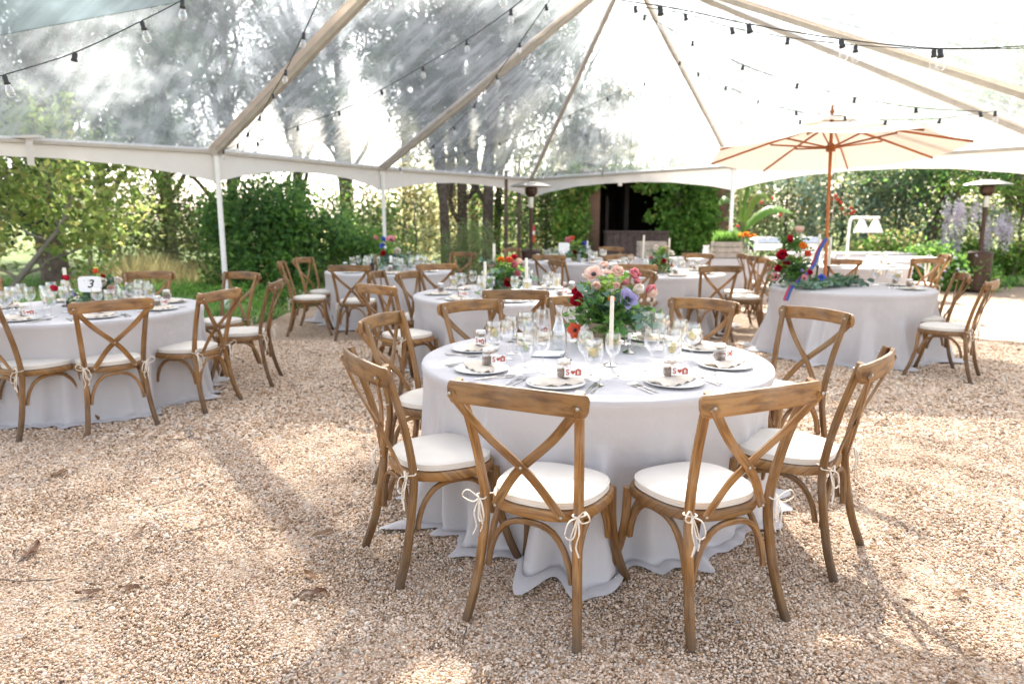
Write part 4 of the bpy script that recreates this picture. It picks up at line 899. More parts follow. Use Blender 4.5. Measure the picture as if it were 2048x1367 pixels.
b=MB(); b.lathe([(.023,2.31),(.055,2.31),(.058,2.36),(.04,2.40),(.023,2.41)],14); b.obj('runner_hub',M['teak'],um)
b=MB(); b.sweep([(.05,-.02,2.33),(.055,-.03,1.9),(.045,-.03,1.35)],.006,.006,up=(0,1,0),n=6); b.obj('pull_cord',M['cord'],um)
# ------------------------------------------------------------------ patio heaters
def heater(x,y,label,dome='alu',rb=False):
    o=empty('patio_heater',(x,y,0)); tag(o,label,'patio heater')
    b=MB(); b.lathe([(.001,.02),(.24,.02),(.25,.05),(.23,.06),(.23,.80),(.20,.83),(.001,.84)],28); b.obj('tank_housing',M['bronze'],o)
    b=MB(); b.lathe([(.04,.83),(.04,1.72)],14); b.obj('pole',M['bronze'],o)
    b=MB(); b.lathe([(.045,1.70),(.06,1.71),(.06,1.92),(.045,1.93)],18); b.obj('control_tube',M['alu'],o)
    b=MB(); b.lathe([(.06,1.92),(.11,1.97),(.13,2.0),(.13,2.10),(.10,2.13)],22); b.obj('burner',M['bronze'],o)
    b=MB(); b.lathe([(.43,2.135),(.435,2.14),(.40,2.160),(.30,2.195),(.18,2.225),(.08,2.24),(.001,2.245)],36); b.lathe([(.43,2.134),(.30,2.188),(.18,2.218),(.001,2.238)],36); b.obj('reflector_dish',M['alu'],o)
heater(.40,15.0,'bronze patio heater with domed reflector behind the middle tables'); heater(9.5,14.3,'bronze patio heater among the plants at the far right')
# ------------------------------------------------------------------ buffet tables, crates, heat lamp
def boxtable(x0,x1,y0,y1,label,cl):
    o=empty('buffet_table',((x0+x1)/2,(y0+y1)/2,0)); tag(o,label,'table'); X,Y=(x1-x0)/2,(y1-y0)/2
    b=MB(); b.box((0,0,.73),(2*X-.02,2*Y-.02,.03)); b.obj('tabletop',M['crate'],o,smooth=False)
    for sx in(-1,1):
        for sy in(-1,1): b=MB(); b.box((sx*(X-.1),sy*(Y-.1),.357),(.04,.04,.71)); b.obj('leg',M['alu'],o,smooth=False)
    V=[];n=160; rows=10
    def per(t):
        L_=4*(X+Y); d=(t*L_)%L_
        for (ax,ay),(bx,by) in zip([(-X,-Y),(X,-Y),(X,Y),(-X,Y)],[(X,-Y),(X,Y),(-X,Y),(-X,-Y)]):
            l=math.hypot(bx-ax,by-ay)
            if d<=l: f=d/l; return ax+(bx-ax)*f,ay+(by-ay)*f,(by-ay)/l,-(bx-ax)/l
            d-=l
        return ax,ay,0,-1
    for j in range(rows):
        s=j/(rows-1)
        for k in range(n):
            x,y,nx,ny=per(k/n); w=.004+s*(.03+.022*math.sin(k*.55)+.015*math.sin(k*.23+1)); V.append((x+nx*w,y+ny*w,.755-.745*s))
    Fs=[(j*n+k,(j+1)*n+k,(j+1)*n+(k+1)%n,j*n+(k+1)%n) for j in range(rows-1) for k in range(n)]+[tuple(range(n))]
    b=MB(); b.add(V,Fs); tag(b.obj('tablecloth',M['cloth'],loc=((x0+x1)/2,(y0+y1)/2,0)),cl,'tablecloth')
boxtable(2.0,5.2,12.9,13.6,'long buffet table holding the two grey crates','pale cloth on the long table with the grey crates')
boxtable(5.9,8.6,14.9,15.6,'long service table with steel chafing dishes at the back right','pale cloth on the service table with chafing dishes')
def crate(u,v,Y,label,w=.5,h=.30,z0=.758):
    p=ID(u,v,Y); o=empty('wooden_crate',(p.x,p.y,z0)); tag(o,label,'crate','grey slatted crates')
    hs=h/3
    for k in range(3):
        for y_ in (-.15,.15): b=MB(); b.box((0,y_,.01+hs*(k+.5)),(w,.014,hs-.016)); b.obj('slat',M['crate'],o,smooth=False)
        for x_ in (-w/2+.007,w/2-.007): b=MB(); b.box((x_,0,.01+hs*(k+.5)),(.014,.286,hs-.016)); b.obj('slat',M['crate'],o,smooth=False)
    for sx in (-1,1):
        for sy in (-1,1): b=MB(); b.box((sx*(w/2-.03),sy*.130,h/2),(.03,.022,h-.01)); b.obj('corner_block',M['crate'],o,smooth=False)
    b=MB(); b.box((0,0,.006),(w-.03,.28,.01)); b.obj('bottom_board',M['crate'],o,smooth=False); return o,p
c1,p=crate(1453,500,13.1,'grey slatted crate planted with green herbs beside the orange flowers'); c2,p2=crate(1303,495,13.2,'grey slatted crate behind the tall candles in front of the dark bar')
# ------------------------------------------------------------------ foliage builders
def cloud(blobs,n,size,mat,seed,aspect=.5,droop=0.,sub=26,spread=.20,name='crown'):
    """leaves gathered in sub-clumps spread through ellipsoid blobs (x,y,z,rx,ry,rz)"""
    r_=np.random.default_rng(seed); B=np.array(blobs,float); vol=(B[:,3]*B[:,4]*B[:,5])**.66; w=vol/vol.sum(); P=[];K=[]
    for b_,f in zip(B,w):
        m=max(30,int(n*f)); ns=max(4,int(sub*(f*len(B))**.5)); d=r_.normal(size=(ns,3)); d/=np.linalg.norm(d,axis=1,keepdims=True); rad=r_.uniform(.35,1,ns)[:,None]**.55
        c=b_[:3]+d*rad*b_[3:]; idx=r_.integers(0,ns,m); s=spread*r_.uniform(.6,1.4,ns)[idx][:,None]
        P.append(c[idx]+r_.normal(size=(m,3))*s*b_[3:]); 
    P=np.concatenate(P); n_=len(P); D=r_.normal(size=(n_,3)); D[:,2]-=droop; L_=size*r_.uniform(.6,1.3,n_)
    P[:,2]=np.maximum(P[:,2],.03)
    global rng; rng=r_
    V,Fq=leafquads(P,D,L_,L_*aspect); return npmesh(name,V,Fq,M[mat],r_.random(len(Fq)))
def sway(p,q,k,r_,n=5):
    p=Vector(p);q=Vector(q); L_=(q-p).length; out=[p]
    for i in range(1,n): out.append(p.lerp(q,i/n)+Vector((r_.uniform(-1,1),r_.uniform(-1,1),r_.uniform(-.4,.4)))*L_*k)
    return spline(out+[q],4)
def tree(x,y,h,rad,blobs,n,size,mat,label,cat='tree',group=None,trunkpts=None,limbs=True,seed=0,bark='bark',name='tree',aspect=.5,droop=0,sub=26,spread=.2,extra=None):
    r_=random.Random(seed); o=empty(name,(x,y,0)); tag(o,label,cat,group)
    top=trunkpts[-1] if trunkpts else (0,0,h)
    pts=spline(trunkpts,5) if trunkpts else sway((0,0,-.05),top,.02,r_)
    m=len(pts); b=MB(); b.sweep(pts,[rad*2*(1.25 if i==0 else 1-.72*i/m) for i in range(m)],[rad*2*(1.25 if i==0 else 1-.72*i/m) for i in range(m)],up=(0,1,0),n=10,p=2.1); b.obj('trunk',M[bark],o)
    if limbs:
        for bl in blobs:
            c=Vector(bl[:3]); k=min(m-2,max(1,int(m*min(.95,max(.15,(c.z-.35*max(0,c.z)*.5)/max(.1,top[2]))))-1)); q=sway(pts[k],c,.07,r_,4); mm=len(q)
            rr=rad*(1-.72*k/m)*.55; b=MB(); b.sweep(q,[rr*2*(1-.8*i/mm) for i in range(mm)],[rr*2*(1-.8*i/mm) for i in range(mm)],up=(0,.3,1),n=6,p=2); 
            for tt in range(3):
                e=c+Vector((r_.uniform(-1,1)*bl[3],r_.uniform(-1,1)*bl[4],r_.uniform(-.6,1)*bl[5]))*.85; q2=sway(q[int(mm*.55)],e,.06,r_,3); m2=len(q2); b.sweep(q2,[rr*(1-.8*i/m2) for i in range(m2)],[rr*(1-.8*i/m2) for i in range(m2)],up=(0,.3,1),n=5,p=2)
            b.obj('limb',M[bark],o)
    link('crown',cloud(blobs,n,size,mat,seed+900,aspect,droop,sub,spread),o)
    if extra: link('pale_leaves',cloud(blobs,int(n*extra[1]),size*1.1,extra[0],seed+901,aspect,droop,sub,spread*1.3,'pale_leaves'),o)
    return o
def XU(u,Y,z=1.0):   # x where that photograph column meets depth Y
    return (u-1024)/F*(Y*math.cos(TH)-(z-H)*math.sin(TH))
# herbs in crate, flowers beside
def herb(par,n,mat,seed,w=.22,h=.22,z=.28):
    r_=np.random.default_rng(seed); P=np.c_[r_.uniform(-w,w,n),r_.uniform(-.12,.12,n),np.full(n,z)]; D=np.c_[r_.normal(size=n)*.3,r_.normal(size=n)*.3,np.ones(n)]; global rng; rng=r_
    V,Fq=leafquads(P,D,r_.uniform(h*.6,h*1.2,n),.014); return link('herbs',npmesh('herbs',V,Fq,M[mat],r_.random(len(Fq))),par)
herb(c1,700,'leaf_bright',3)
def vase(u,v,Y,z0,h,rad,label,mats,n,seed,flw='rose',sc=1.6,glass='glass',spread=.11):
    p=ID(u,v,Y); o=empty('flower_vase',(p.x,p.y,z0)); tag(o,label,'vase of flowers')
    b=MB(); b.lathe([(.001,.004),(rad*.8,.004),(rad,.03),(rad*.85,h*.6),(rad,h),(rad*.95,h),(rad*.8,h*.6),(rad*.93,.04),(.001,.012)],18); b.obj('vase',M[glass],o)
    link('leaves',sprig_mesh('leaves','leaf_dark',8,seed,'leaf',.14),o,loc=(0,0,h)); rr=random.Random(seed)
    b=MB()
    for k in range(n):
        x,y=rr.uniform(-spread,spread),rr.uniform(-spread,spread)*.7; z=h+.10+rr.uniform(-.02,.04)-abs(x)*.3; b.sweep([(x*.2,y*.2,.02),(x*.4,y*.4,h),(x,y,z)],.005,.005,up=(0,1,0),n=5); flower(flw,mats[k%len(mats)],o,(x,y,z),(x*2,y*2-.1,.3),sc)
    b.obj('stems',M['vine'],o)
vase(1493,500,13.0,.758,.30,.055,'glass vase of big orange flowers on the crate table',['p_orange'],9,3,sc=2.1,spread=.15)
vase(1465,470,13.4,1.0,.22,.045,'tall narrow vase of red flowers above the herb crate',['p_coral'],6,4,sc=1.5,spread=.10)
b=MB(); b.lathe([(.001,.004),(.06,.004),(.075,.05),(.065,.16),(.055,.20),(.07,.235),(.066,.235),(.05,.2),(.001,.02)],20); tag(b.obj('white_pitcher',M['china'],loc=(XU(1413,13.1),13.1,.758)),'white pitcher left of the herb crate','pitcher')
# chafing dishes
def chafer(u,v,Y,label):
    p=ID(u,v,Y); o=empty('chafing_dish',(p.x,p.y,.758)); tag(o,label,'chafing dish','steel chafing dishes')
    b=MB(); b.box((0,0,.13),(.60,.36,.14)); b.obj('pan',M['steel'],o,smooth=False)
    for sx in (-1,1):
        for sy in (-1,1): b=MB(); b.box((sx*.26,sy*.14,.028),(.025,.025,.055)); b.obj('leg',M['steel'],o,smooth=False)
    b=MB(); p_=[(-.30,0,.21),(-.29,0,.28),(-.18,0,.33),(.18,0,.33),(.29,0,.28),(.30,0,.21)]
    V=[];m=len(p_)
    for sy in (-.18,-.15,.15,.18):
        s=.95 if abs(sy)==.18 else 1
        for (x,_,z) in p_: V.append((x*s,sy,.205+(z-.205)*(.1 if abs(sy)==.18 else 1)))
    b.add(V,[(j*m+i,j*m+i+1,(j+1)*m+i+1,(j+1)*m+i) for j in range(3) for i in range(m-1)]); b.obj('lid',M['steel'],o,angle=50)
    b=MB(); b.sweep(spline([(-.06,-.17,.30),(-.05,-.2,.34),(.05,-.2,.34),(.06,-.17,.30)],3),.012,.012); b.obj('handle',M['steel'],o)
chafer(1530,490,15.2,'left steel chafing dish on the service table'); chafer(1612,490,15.2,'right steel chafing dish on the service table')
# heat lamp with two white shades
o=empty('heat_lamp',(XU(1695,12.4),12.4,0)); tag(o,'white carving lamp with two conical shades at the back right','heat lamp')
o.location.z=.0
b=MB(); b.sweep(spline([(0,0,.76),(0,0,1.30),(.02,0,1.46),(.10,0,1.50),(.30,0,1.50),(.52,0,1.50)],5),.045,.045,up=(0,1,0),n=10); b.obj('arm',M['powder'],o)
b=MB(); b.box((.15,0,.775),(.5,.3,.03)); b.obj('base',M['powder'],o,smooth=False)
for x in (.22,.46):
    b=MB(); b.lathe([(.025,1.47),(.04,1.46),(.13,1.24),(.125,1.24),(.035,1.455)],20,c=(x,0,0)); b.obj('lamp_shade',M['powder'],o)
boxtable(XU(1695,12.4)-.35,XU(1695,12.4)+.95,12.05,12.8,'small cloth covered station under the white heat lamp','pale cloth under the white heat lamp')
# white folding table
fx,fy=XU(1815,13.2),13.2
o=empty('folding_table',(fx,fy,0)); tag(o,'white folding table on crossed legs before the green plants at the right','folding table')
b=MB(); b.box((0,0,.745),(1.15,.6,.04)); b.obj('tabletop',M['powder'],o,smooth=False)
for sx in (-1,1):
    for sy in (-1,1): b=MB(); b.sweep([(sx*.52,sy*.26,0),(sx*.42,0,.36),(sx*.30,-sy*.26,.725)] if sy>0 else [(sx*.30,sy*.26,0),(sx*.42,.03,.36),(sx*.52,-sy*.26,.725)],.03,.03,up=(1,0,0)); b.obj('leg',M['powder'],o)
# ------------------------------------------------------------------ building with dark doorway
bx=empty('adobe_outbuilding',(3.6,20.2,0)); tag(bx,'brown adobe outbuilding with an open dark doorway framed by vines','building')
def bpart(name,c,d,mat): b=MB(); b.box((c[0]-3.6,c[1]-20.2,c[2]),d); return b.obj(name,M[mat],bx,smooth=False)
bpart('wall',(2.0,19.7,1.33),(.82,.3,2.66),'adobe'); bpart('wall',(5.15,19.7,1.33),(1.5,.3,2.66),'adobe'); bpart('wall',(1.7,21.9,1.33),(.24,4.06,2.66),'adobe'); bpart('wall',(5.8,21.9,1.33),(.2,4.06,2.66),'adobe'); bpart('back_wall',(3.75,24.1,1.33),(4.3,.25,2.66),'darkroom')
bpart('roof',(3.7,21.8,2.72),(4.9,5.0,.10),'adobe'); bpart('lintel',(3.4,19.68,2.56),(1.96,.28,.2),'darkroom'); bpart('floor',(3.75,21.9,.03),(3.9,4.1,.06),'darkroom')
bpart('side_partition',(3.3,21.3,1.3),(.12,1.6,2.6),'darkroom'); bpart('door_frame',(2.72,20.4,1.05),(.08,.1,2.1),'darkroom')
bar=empty('bar_counter',(XU(1272,18.2),18.2,0)); tag(bar,'dark charred plank bar counter in front of the open doorway','bar counter')
b=MB(); b.box((0,0,1.14),(1.62,.55,.05)); b.obj('countertop',M['barwood'],bar,smooth=False)
for k in range(9): b=MB(); b.box((-.70+k*.175,-.22,.555),(.166,.03,1.11)); pb=b.obj('plank',M['barwood'],bar,smooth=False)
for sx in (-.78,.78): b=MB(); b.box((sx,0,.555),(.03,.41,1.11)); b.obj('side_panel',M['barwood'],bar,smooth=False)
# vines on the building
def vine(blobs,n,size,mat,label,seed,loc):
    o=empty('climbing_vine',loc); tag(o,label,'vine'); bl=[(a-loc[0],b_-loc[1],c,d,e,f) for a,b_,c,d,e,f in blobs]
    link('foliage',cloud(bl,n,size,mat,seed,.8,.4,40,.2,'foliage'),o)
    b=MB(); rr=random.Random(seed)
    if 'strands' in label: b.sweep(sway((-.6,.1,2.70),(.9,.1,2.70),.02,rr),.025,.025,n=6)
    else:
        for k in range(4): b.sweep(sway((rr.uniform(-.2,.2),0,0),(rr.uniform(-.3,.3),.1,2.6),.05,rr),.03,.03,up=(0,1,0),n=6)
    b.obj('stem',M['bark'],o); return o
vine([(1.75,19.3,.9,.35,.3,.8),(1.7,19.3,2.1,.4,.3,.7),(1.55,19.4,1.5,.4,.35,.7),(2.1,19.4,2.5,.35,.25,.3)],5200,.11,'vine','yellow green vine climbing the left corner of the brown outbuilding',301,(1.75,19.2,0))
vine([(4.6,19.2,.8,.65,.4,.8),(4.6,19.2,1.9,.7,.4,.8),(5.1,19.3,1.5,.5,.4,1.0),(4.2,19.3,2.5,.5,.3,.35),(4.9,19.3,2.6,.8,.4,.4)],6500,.12,'leaf_bright','large green vine covering the right half of the brown outbuilding',302,(4.6,19.1,0))
vine([(3.0,19.35,2.72,.5,.25,.16),(3.5,19.4,2.68,.45,.25,.18),(3.75,19.3,1.5,.15,.1,.12),(3.6,19.35,2.35,.3,.15,.2)],1300,.10,'vine','thin vine strands hanging over the top of the dark doorway',303,(3.3,19.3,0))
# wooden posts and extinguisher
for u,Y,lb in ((1012,17.0,'slim weathered wooden post just left of the patio heater'),(1037,18.0,'slim wooden post behind the patio heater')):
    b=MB(); b.sweep([(0,0,0),(.01,0,1.1),(0,0,2.6)],.09,.09,up=(0,1,0),n=8,p=3); tag(b.obj('wooden_post',M['bark'],loc=(XU(u,Y),Y,0)),lb,'post')
o=empty('fire_extinguisher',(XU(1064,16.2),16.2,.95)); tag(o,'red fire extinguisher hanging behind the patio heater pole','fire extinguisher')
b=MB(); b.lathe([(.001,0),(.06,0),(.065,.02),(.065,.34),(.03,.40),(.02,.42)],16); b.obj('cylinder',M['red'],o)
b=MB(); b.lathe([(.066,.17),(.067,.175),(.067,.24),(.066,.245)],16); b.obj('label_band',M['card'],o)
b=MB(); b.box((.02,0,.45),(.10,.03,.03)); b.obj('handle',M['black'],o,smooth=False)
b=MB(); b.sweep([(0,.12,0),(0,.12,1.0),(0,.12,1.6)],.05,.05,up=(0,1,0)); tag(b.obj('sign_post',M['bark'],loc=(XU(1064,16.2),16.2,0)),'thin post carrying the red extinguisher','post')
# ------------------------------------------------------------------ trees and shrubs
def shrub(u,Y,w,h,n,size,mat,label,seed,asp=.55,z0=0,extra=None,dy=1.0,group=None):
    x=XU(u,Y); r_=random.Random(seed); bl=[]
    k=max(3,int(w/.55))
    for i in range(k):
        t=(i+.5)/k-.5; hh=h*r_.uniform(.62,1.0); bl.append((t*w*.86,r_.uniform(-.35,.35)*dy,z0+(hh)*.45,w/k*.85,.55*dy,hh*.5)); bl.append((t*w*.8+r_.uniform(-.2,.2),r_.uniform(-.3,.3)*dy,z0+hh*.78,w/k*.6,.4*dy,hh*.24))
    return tree(x,Y,h*.7,.045,bl,n,size,mat,label,'shrub',group,seed=seed,name='shrub',aspect=asp,sub=26,spread=.24,extra=extra,limbs=True)
# left: yellow-leaved small tree with leaning trunk near the tent edge
tree(XU(10,10.6),10.6,2.2,.06,[(-.3,0,1.6,.8,.6,.6),(.35,.2,2.1,.8,.6,.5),(1.0,.1,1.55,.6,.5,.55),(-.9,.2,2.3,.8,.6,.6),(.2,.3,2.9,.9,.7,.5),(.9,.4,1.05,.5,.4,.35),(-.5,-.1,.95,.6,.5,.4)],2600,.13,'leaf_yellow','small tree with yellow green leaves and a leaning bare trunk at the far left',seed=41,trunkpts=[(-.3,0,-.05),(.05,0,.45),(.5,0,.95),(.9,.1,1.5),(1.0,.2,2.1)],bark='palebark',aspect=.62,sub=30,spread=.25)
tree(XU(180,12.0),12.0,2.4,.05,[(-.5,0,1.9,.7,.6,.5),(.3,0,1.6,.7,.6,.5),(.1,.2,2.35,.7,.5,.4)],1500,.12,'leaf_yellow','slender yellow leaved sapling left of the nearest tent post',seed=42,bark='palebark',aspect=.62,spread=.3)
tree(XU(108,14.5),14.5,9,.28,[(0,0,3.0,1.5,1.3,1.0),(-1.2,.3,4.5,1.8,1.5,1.2),(1.3,0,5.2,1.6,1.4,1.1),(.2,0,7,2.0,1.6,1.3),(-.6,-.3,1.9,1.0,.9,.6)],11000,.16,'leaf_pine','dark evergreen with a thick grey trunk behind the yellow tree at the left',seed=43,sub=18)
shrub(330,18.6,4.4,3.0,4406,.10,'leaf_yellow','pale yellow green shrub left of the nearest tent post',51,extra=('leaf_bright',.45))
shrub(235,21,4.4,2.3,2937,.09,'leaf_gold','dry straw coloured brush far behind table number 3',52,asp=.2)
shrub(510,13.4,2.3,2.25,5875,.11,'leaf_dark','dense dark green shrub right of the nearest tent post',53,extra=('leaf_bright',.22))
shrub(620,13.9,2.2,2.2,5385,.11,'leaf_dark','dense dark green shrub behind the far left chairs',54,extra=('leaf_bright',.15))
shrub(700,14.6,1.5,1.35,3182,.10,'leaf_bright','low bright green shrub behind the far left table',55)
shrub(730,19.0,3.0,2.6,1884,.12,'leaf_bright','pale green sunlit shrub seen past the second tent post',56,extra=('leaf_olive',.5))
shrub(410,18.5,4.2,2.3,2153,.12,'leaf_olive','olive shrub far behind the nearest tent post',57,extra=('leaf_yellow',.4))
shrub(830,23,4.0,3.6,2692,.13,'leaf_gold','golden backlit foliage between the second tent post and the pine trunks',58,extra=('leaf_olive',.5))
shrub(925,16.3,1.4,1.45,2545,.20,'leaf_olive','feathery green rosemary bush before the pine trunks',59,asp=.06,extra=('leaf_bright',.3))
shrub(1090,21,2.2,3.0,2153,.13,'leaf_olive','pale olive foliage between the heater and the brown outbuilding',60,extra=('leaf_bright',.5))
shrub(1010,24,2.6,3.3,1884,.13,'leaf_bright','green foliage behind the slim wooden posts',61,extra=('leaf_gold',.4))
shrub(1460,20,2.6,3.6,2692,.12,'leaf_olive','light olive shrub right of the vine covered wall',62,extra=('leaf_gold',.3))
shrub(1570,21,3.0,3.9,2961,.12,'leaf_olive','tall olive shrub behind the chafing dishes',63,extra=('leaf_bright',.25))
shrub(1680,19,2.6,3.7,2692,.12,'euca','grey green shrub behind the heat lamp',64,extra=('leaf_gold',.3))
shrub(1790,18.3,2.8,3.6,2692,.12,'euca','blue green shrub behind the white folding table',65,extra=('leaf_olive',.6))
shrub(1745,16.4,2.2,1.25,2448,.10,'leaf_bright','low green plants behind the heat lamp',66,extra=('leaf_gold',.5))
shrub(1870,14.9,2.0,1.0,3427,.11,'leaf_bright','leafy green border plants with pale flowers left of the right heater',67,extra=('leaf_dark',.3))
shrub(2020,16.6,2.6,1.0,2937,.11,'leaf_bright','leafy green border plants right of the right heater',68,extra=('leaf_yellow',.3))
# flowers dotted in the border, wisteria
o=empty('border_flowers',(XU(1880,14.2),14.2,0)); tag(o,'pale lilac daisies scattered in the green border at the right','flowers')
rr=random.Random(9)
bst=MB()
for k in range(46):
    x,y,z=rr.uniform(-1.0,.8),rr.uniform(-.1,.3),rr.uniform(.25,.75); flower('anemone','p_lilac',o,(x,y,z),(rr.uniform(-.5,.5),-1,.6),rr.uniform(.7,1.1)); bst.sweep([(x,y+.02,0),(x+.01,y+.02,z*.5),(x,y,z)],.006,.006,up=(0,1,0),n=5)
bst.obj('stems',M['vine'],o)
r_=np.random.default_rng(77); bl=[(r_.uniform(-1.6,1.6),r_.uniform(-.3,.3),r_.uniform(.95,1.7),.10,.10,.26) for _ in range(30)]
o=empty('wisteria',(XU(2010,16.0),16.0,0)); tag(o,'wisteria with hanging pale lilac blossoms behind the right heater','wisteria'); link('blossoms',cloud(bl,6500,.05,'p_lilac',78,.8,.5,14,.35,'blossoms'),o); link('foliage',cloud([(0,.2,1.9,1.7,.5,.5),(0,.3,1.2,1.7,.4,.6)],2600,.10,'vine',79,.5,.3,30,.25,'foliage'),o)
b=MB(); rr=random.Random(5)
for k in range(4): b.sweep(sway((-1.2+k*.8,.3,0),(-1+k*.7,.2,2.2),.06,rr),.05,.05,up=(0,1,0),n=6)
b.obj('stem',M['bark'],o)
# oaks at the right edge
tree(XU(1900,18),18,5.5,.22,[(-1.4,0,3.3,1.6,1.3,1.0),(1.2,.4,3.2,1.7,1.3,1.1),(0,0,4.6,2.0,1.5,.9),(-.4,-.2,2.3,1.0,.9,.5)],6500,.12,'leaf_dark','dark spreading oak with a crooked trunk behind the right heater',seed=81,trunkpts=[(-.8,0,-.05),(-.6,0,.9),(-.1,0,1.8),(.3,0,2.8),(.4,0,4.4)],extra=('leaf_olive',.25))
tree(XU(2050,17),17,5.5,.26,[(-1.0,0,3.2,1.5,1.2,.9),(1.2,0,3.6,1.6,1.3,1.0),(0,.3,4.7,1.8,1.5,.9),(-1.3,-.3,2.4,.8,.6,.4)],5500,.12,'leaf_dark','dark oak with a leaning trunk at the right edge of the photo',seed=82,trunkpts=[(.9,0,-.05),(.5,0,.9),(0,0,1.8),(-.7,0,2.9),(-.9,0,4.2)],extra=('leaf_gold',.2))
tree(XU(1800,19.5),19.5,4.5,.10,[(-.8,0,2.6,1.3,1.0,.8),(.8,0,3.4,1.4,1.1,.9)],6000,.12,'leaf_olive','small grey green tree with a bare forked trunk behind the folding table',seed=83)
# banana-like plant
o=empty('banana_plant',(XU(1480,17.5),17.5,0)); tag(o,'banana plant with long arching yellow green leaves right of the vine wall','banana plant')
for k,(dx,dz,ln) in enumerate(((-.5,1.0,1.5),(.55,1.15,1.5),(.15,1.5,1.3),(-.2,1.45,1.4),(.9,.7,1.2))):
    n=10; V=[]
    for i in range(n+1):
        t=i/n; x=dx*t*1.15; z=1.2+dz*math.sin(t*2.2)*.8; w=.13*math.sin(PI*min(1,t*.95+.05))**.6
        for s in (-1,0,1): V.append((x,s*.12-.1*k*t,z+(-.06 if s else .0)+s*w*.75))
    Fq=np.array([(i*3+s,i*3+s+1,(i+1)*3+s+1,(i+1)*3+s) for i in range(n) for s in range(2)]); link('leaf',npmesh('leaf',np.array(V),Fq,M['leaf_yellow' if k%2 else 'vine'],np.full(len(Fq),.4),smooth=True),o)
b=MB(); b.sweep([(0,0,0),(0,0,.7),(.02,0,1.4)],.16,.16,up=(0,1,0)); b.obj('stem',M['palebark'],o)
# orange blossoms on shrubs behind the lamp
o=empty('trumpet_flowers',(XU(1690,17.6),17.6,0)); tag(o,'orange red trumpet flowers on thin stems left of the heat lamp','flowers')
rr=random.Random(19); b=MB()
for k in range(16):
    u,v=((1670,395),(1690,420),(1705,432),(1683,410),(1700,425),(1565,428),(1532,402))[k%7]; q=ID(u+rr.uniform(-9,9),v+rr.uniform(-9,9),17.6); x,y,z=q.x-o.location.x,rr.uniform(-.2,.2),q.z
    flower('tulip','p_coral',o,(x,y,z),(rr.uniform(-1,1),-1,.2),2.2); b.sweep([(x+.05,y,0),(x+.1,y+.05,z*.5),(x,y+.02,z)],.012,.012,up=(0,1,0),n=5)
b.obj('stems',M['vine'],o)
# tall trees seen through the film; very tall ones added to dapple the court
def tall(u,Y,h,rad,seed,label,n=17000,mat='leaf_pine',z1=4.5,spread=2.5,nb=13,lean=0,extra=None,size=.22):
    r_=random.Random(seed); bl=[]
    for i in range(nb):
        t=i/(nb-1); z=z1+(h-z1)*t+r_.uniform(-.6,.6); rr=spread*(1-.45*t); a=r_.uniform(0,2*PI); bl.append((lean*z/h*3+math.cos(a)*rr*r_.uniform(.3,.9),math.sin(a)*rr*r_.uniform(.3,.9),z,r_.uniform(.9,1.6),r_.uniform(.8,1.4),r_.uniform(.5,.95)))
    return tree(XU(u,Y),Y,h,rad,bl,n,size,mat,label,'tree','tall trees beyond the tent',seed=seed,name='pine_tree',trunkpts=[(0,0,-.05),(lean*.3,0,h*.2),(lean*1.3,.1,h*.5),(lean*2.6,0,h*.97)],aspect=.3,sub=12,spread=.26,extra=extra)
tall(893,22,15.5,.17,101,'tall pine with a leaning dark trunk, left of the trunk group beyond the far tables',lean=-.5)
tall(925,23,16.5,.19,102,'tall pine, second trunk from the left in the trunk group beyond the tables')
tall(974,22.5,16,.20,103,'tall pine with the thickest trunk of the group beyond the far tables',lean=.3)
tall(950,25,17,.17,104,'tall pine partly hidden in the trunk group beyond the tables')
tall(992,24,15,.14,123,'tall pine with the rightmost trunk of the group beyond the tables',lean=.5,n=8000,nb=8)
tall(700,30,13,.26,105,'tall pine showing as a grey crown through the roof between the second and third rafter',n=15000,z1=5,spread=3)
tall(600,28,12.5,.25,106,'tall pine showing through the clear roof right of the nearest tent post',n=13000,z1=5.2,nb=12,spread=3)
tall(470,27,13,.25,107,'tall pine showing dark through the clear roof above the nearest tent post',n=17000,z1=4.8,nb=15,spread=3.2)
tall(340,25,12.5,.25,108,'tall pine showing darkest through the left roof panel',n=18000,z1=4.4,nb=16,spread=3.2)
tall(210,28,12,.25,119,'tall pine beyond the sapling at the left',n=14000,z1=4.6,nb=12,spread=3)
tall(90,24,13,.28,109,'tall pine behind the yellow tree at the left',n=15000,z1=4.2,nb=14,spread=2.8)
tall(-120,18,17,.28,110,'tall pine at the far left edge behind the table number 3',n=10000,z1=3.6)
tall(815,30,25,.22,116,'very tall bare stemmed pine added for shade, left of the trunk group',n=12000,z1=14.5,nb=12,spread=3)  # added pine; unseen high crown shades the left table and gravel
tall(690,31,25,.22,117,'very tall bare stemmed pine added for shade, behind the second tent post',n=12000,z1=15,nb=12,spread=3)  # also added, its crown above the view blocks sun at the left
tall(905,31,24,.2,118,'very tall bare stemmed pine added for shade, just behind the trunk group',n=9000,z1=15.5,nb=9,spread=2.8)  # added shade tree, crown out of view over the bare stem
tall(1150,29,16,.2,111,'tall thin tree behind the outbuilding, left of its doorway',n=8000,z1=5.5,nb=11,mat='leaf_pine')
tall(1205,26,5.2,.14,112,'low pine spreading above the roof of the brown outbuilding',n=4200,z1=3.8,nb=6,spread=1.6,extra=('leaf_gold',.25))
tall(1330,33,12,.2,120,'pale tree showing faintly through the roof above the outbuilding',n=8000,z1=4.5,nb=11,mat='euca',spread=3)
tall(1450,30,12,.2,113,'pale tree showing faintly through the roof left of the parasol',n=11000,z1=4,nb=14,mat='euca',spread=3)
tall(1620,34,12,.2,121,'pale tree showing faintly through the roof directly over the parasol top',n=9000,z1=4,nb=12,mat='euca',spread=3.2)
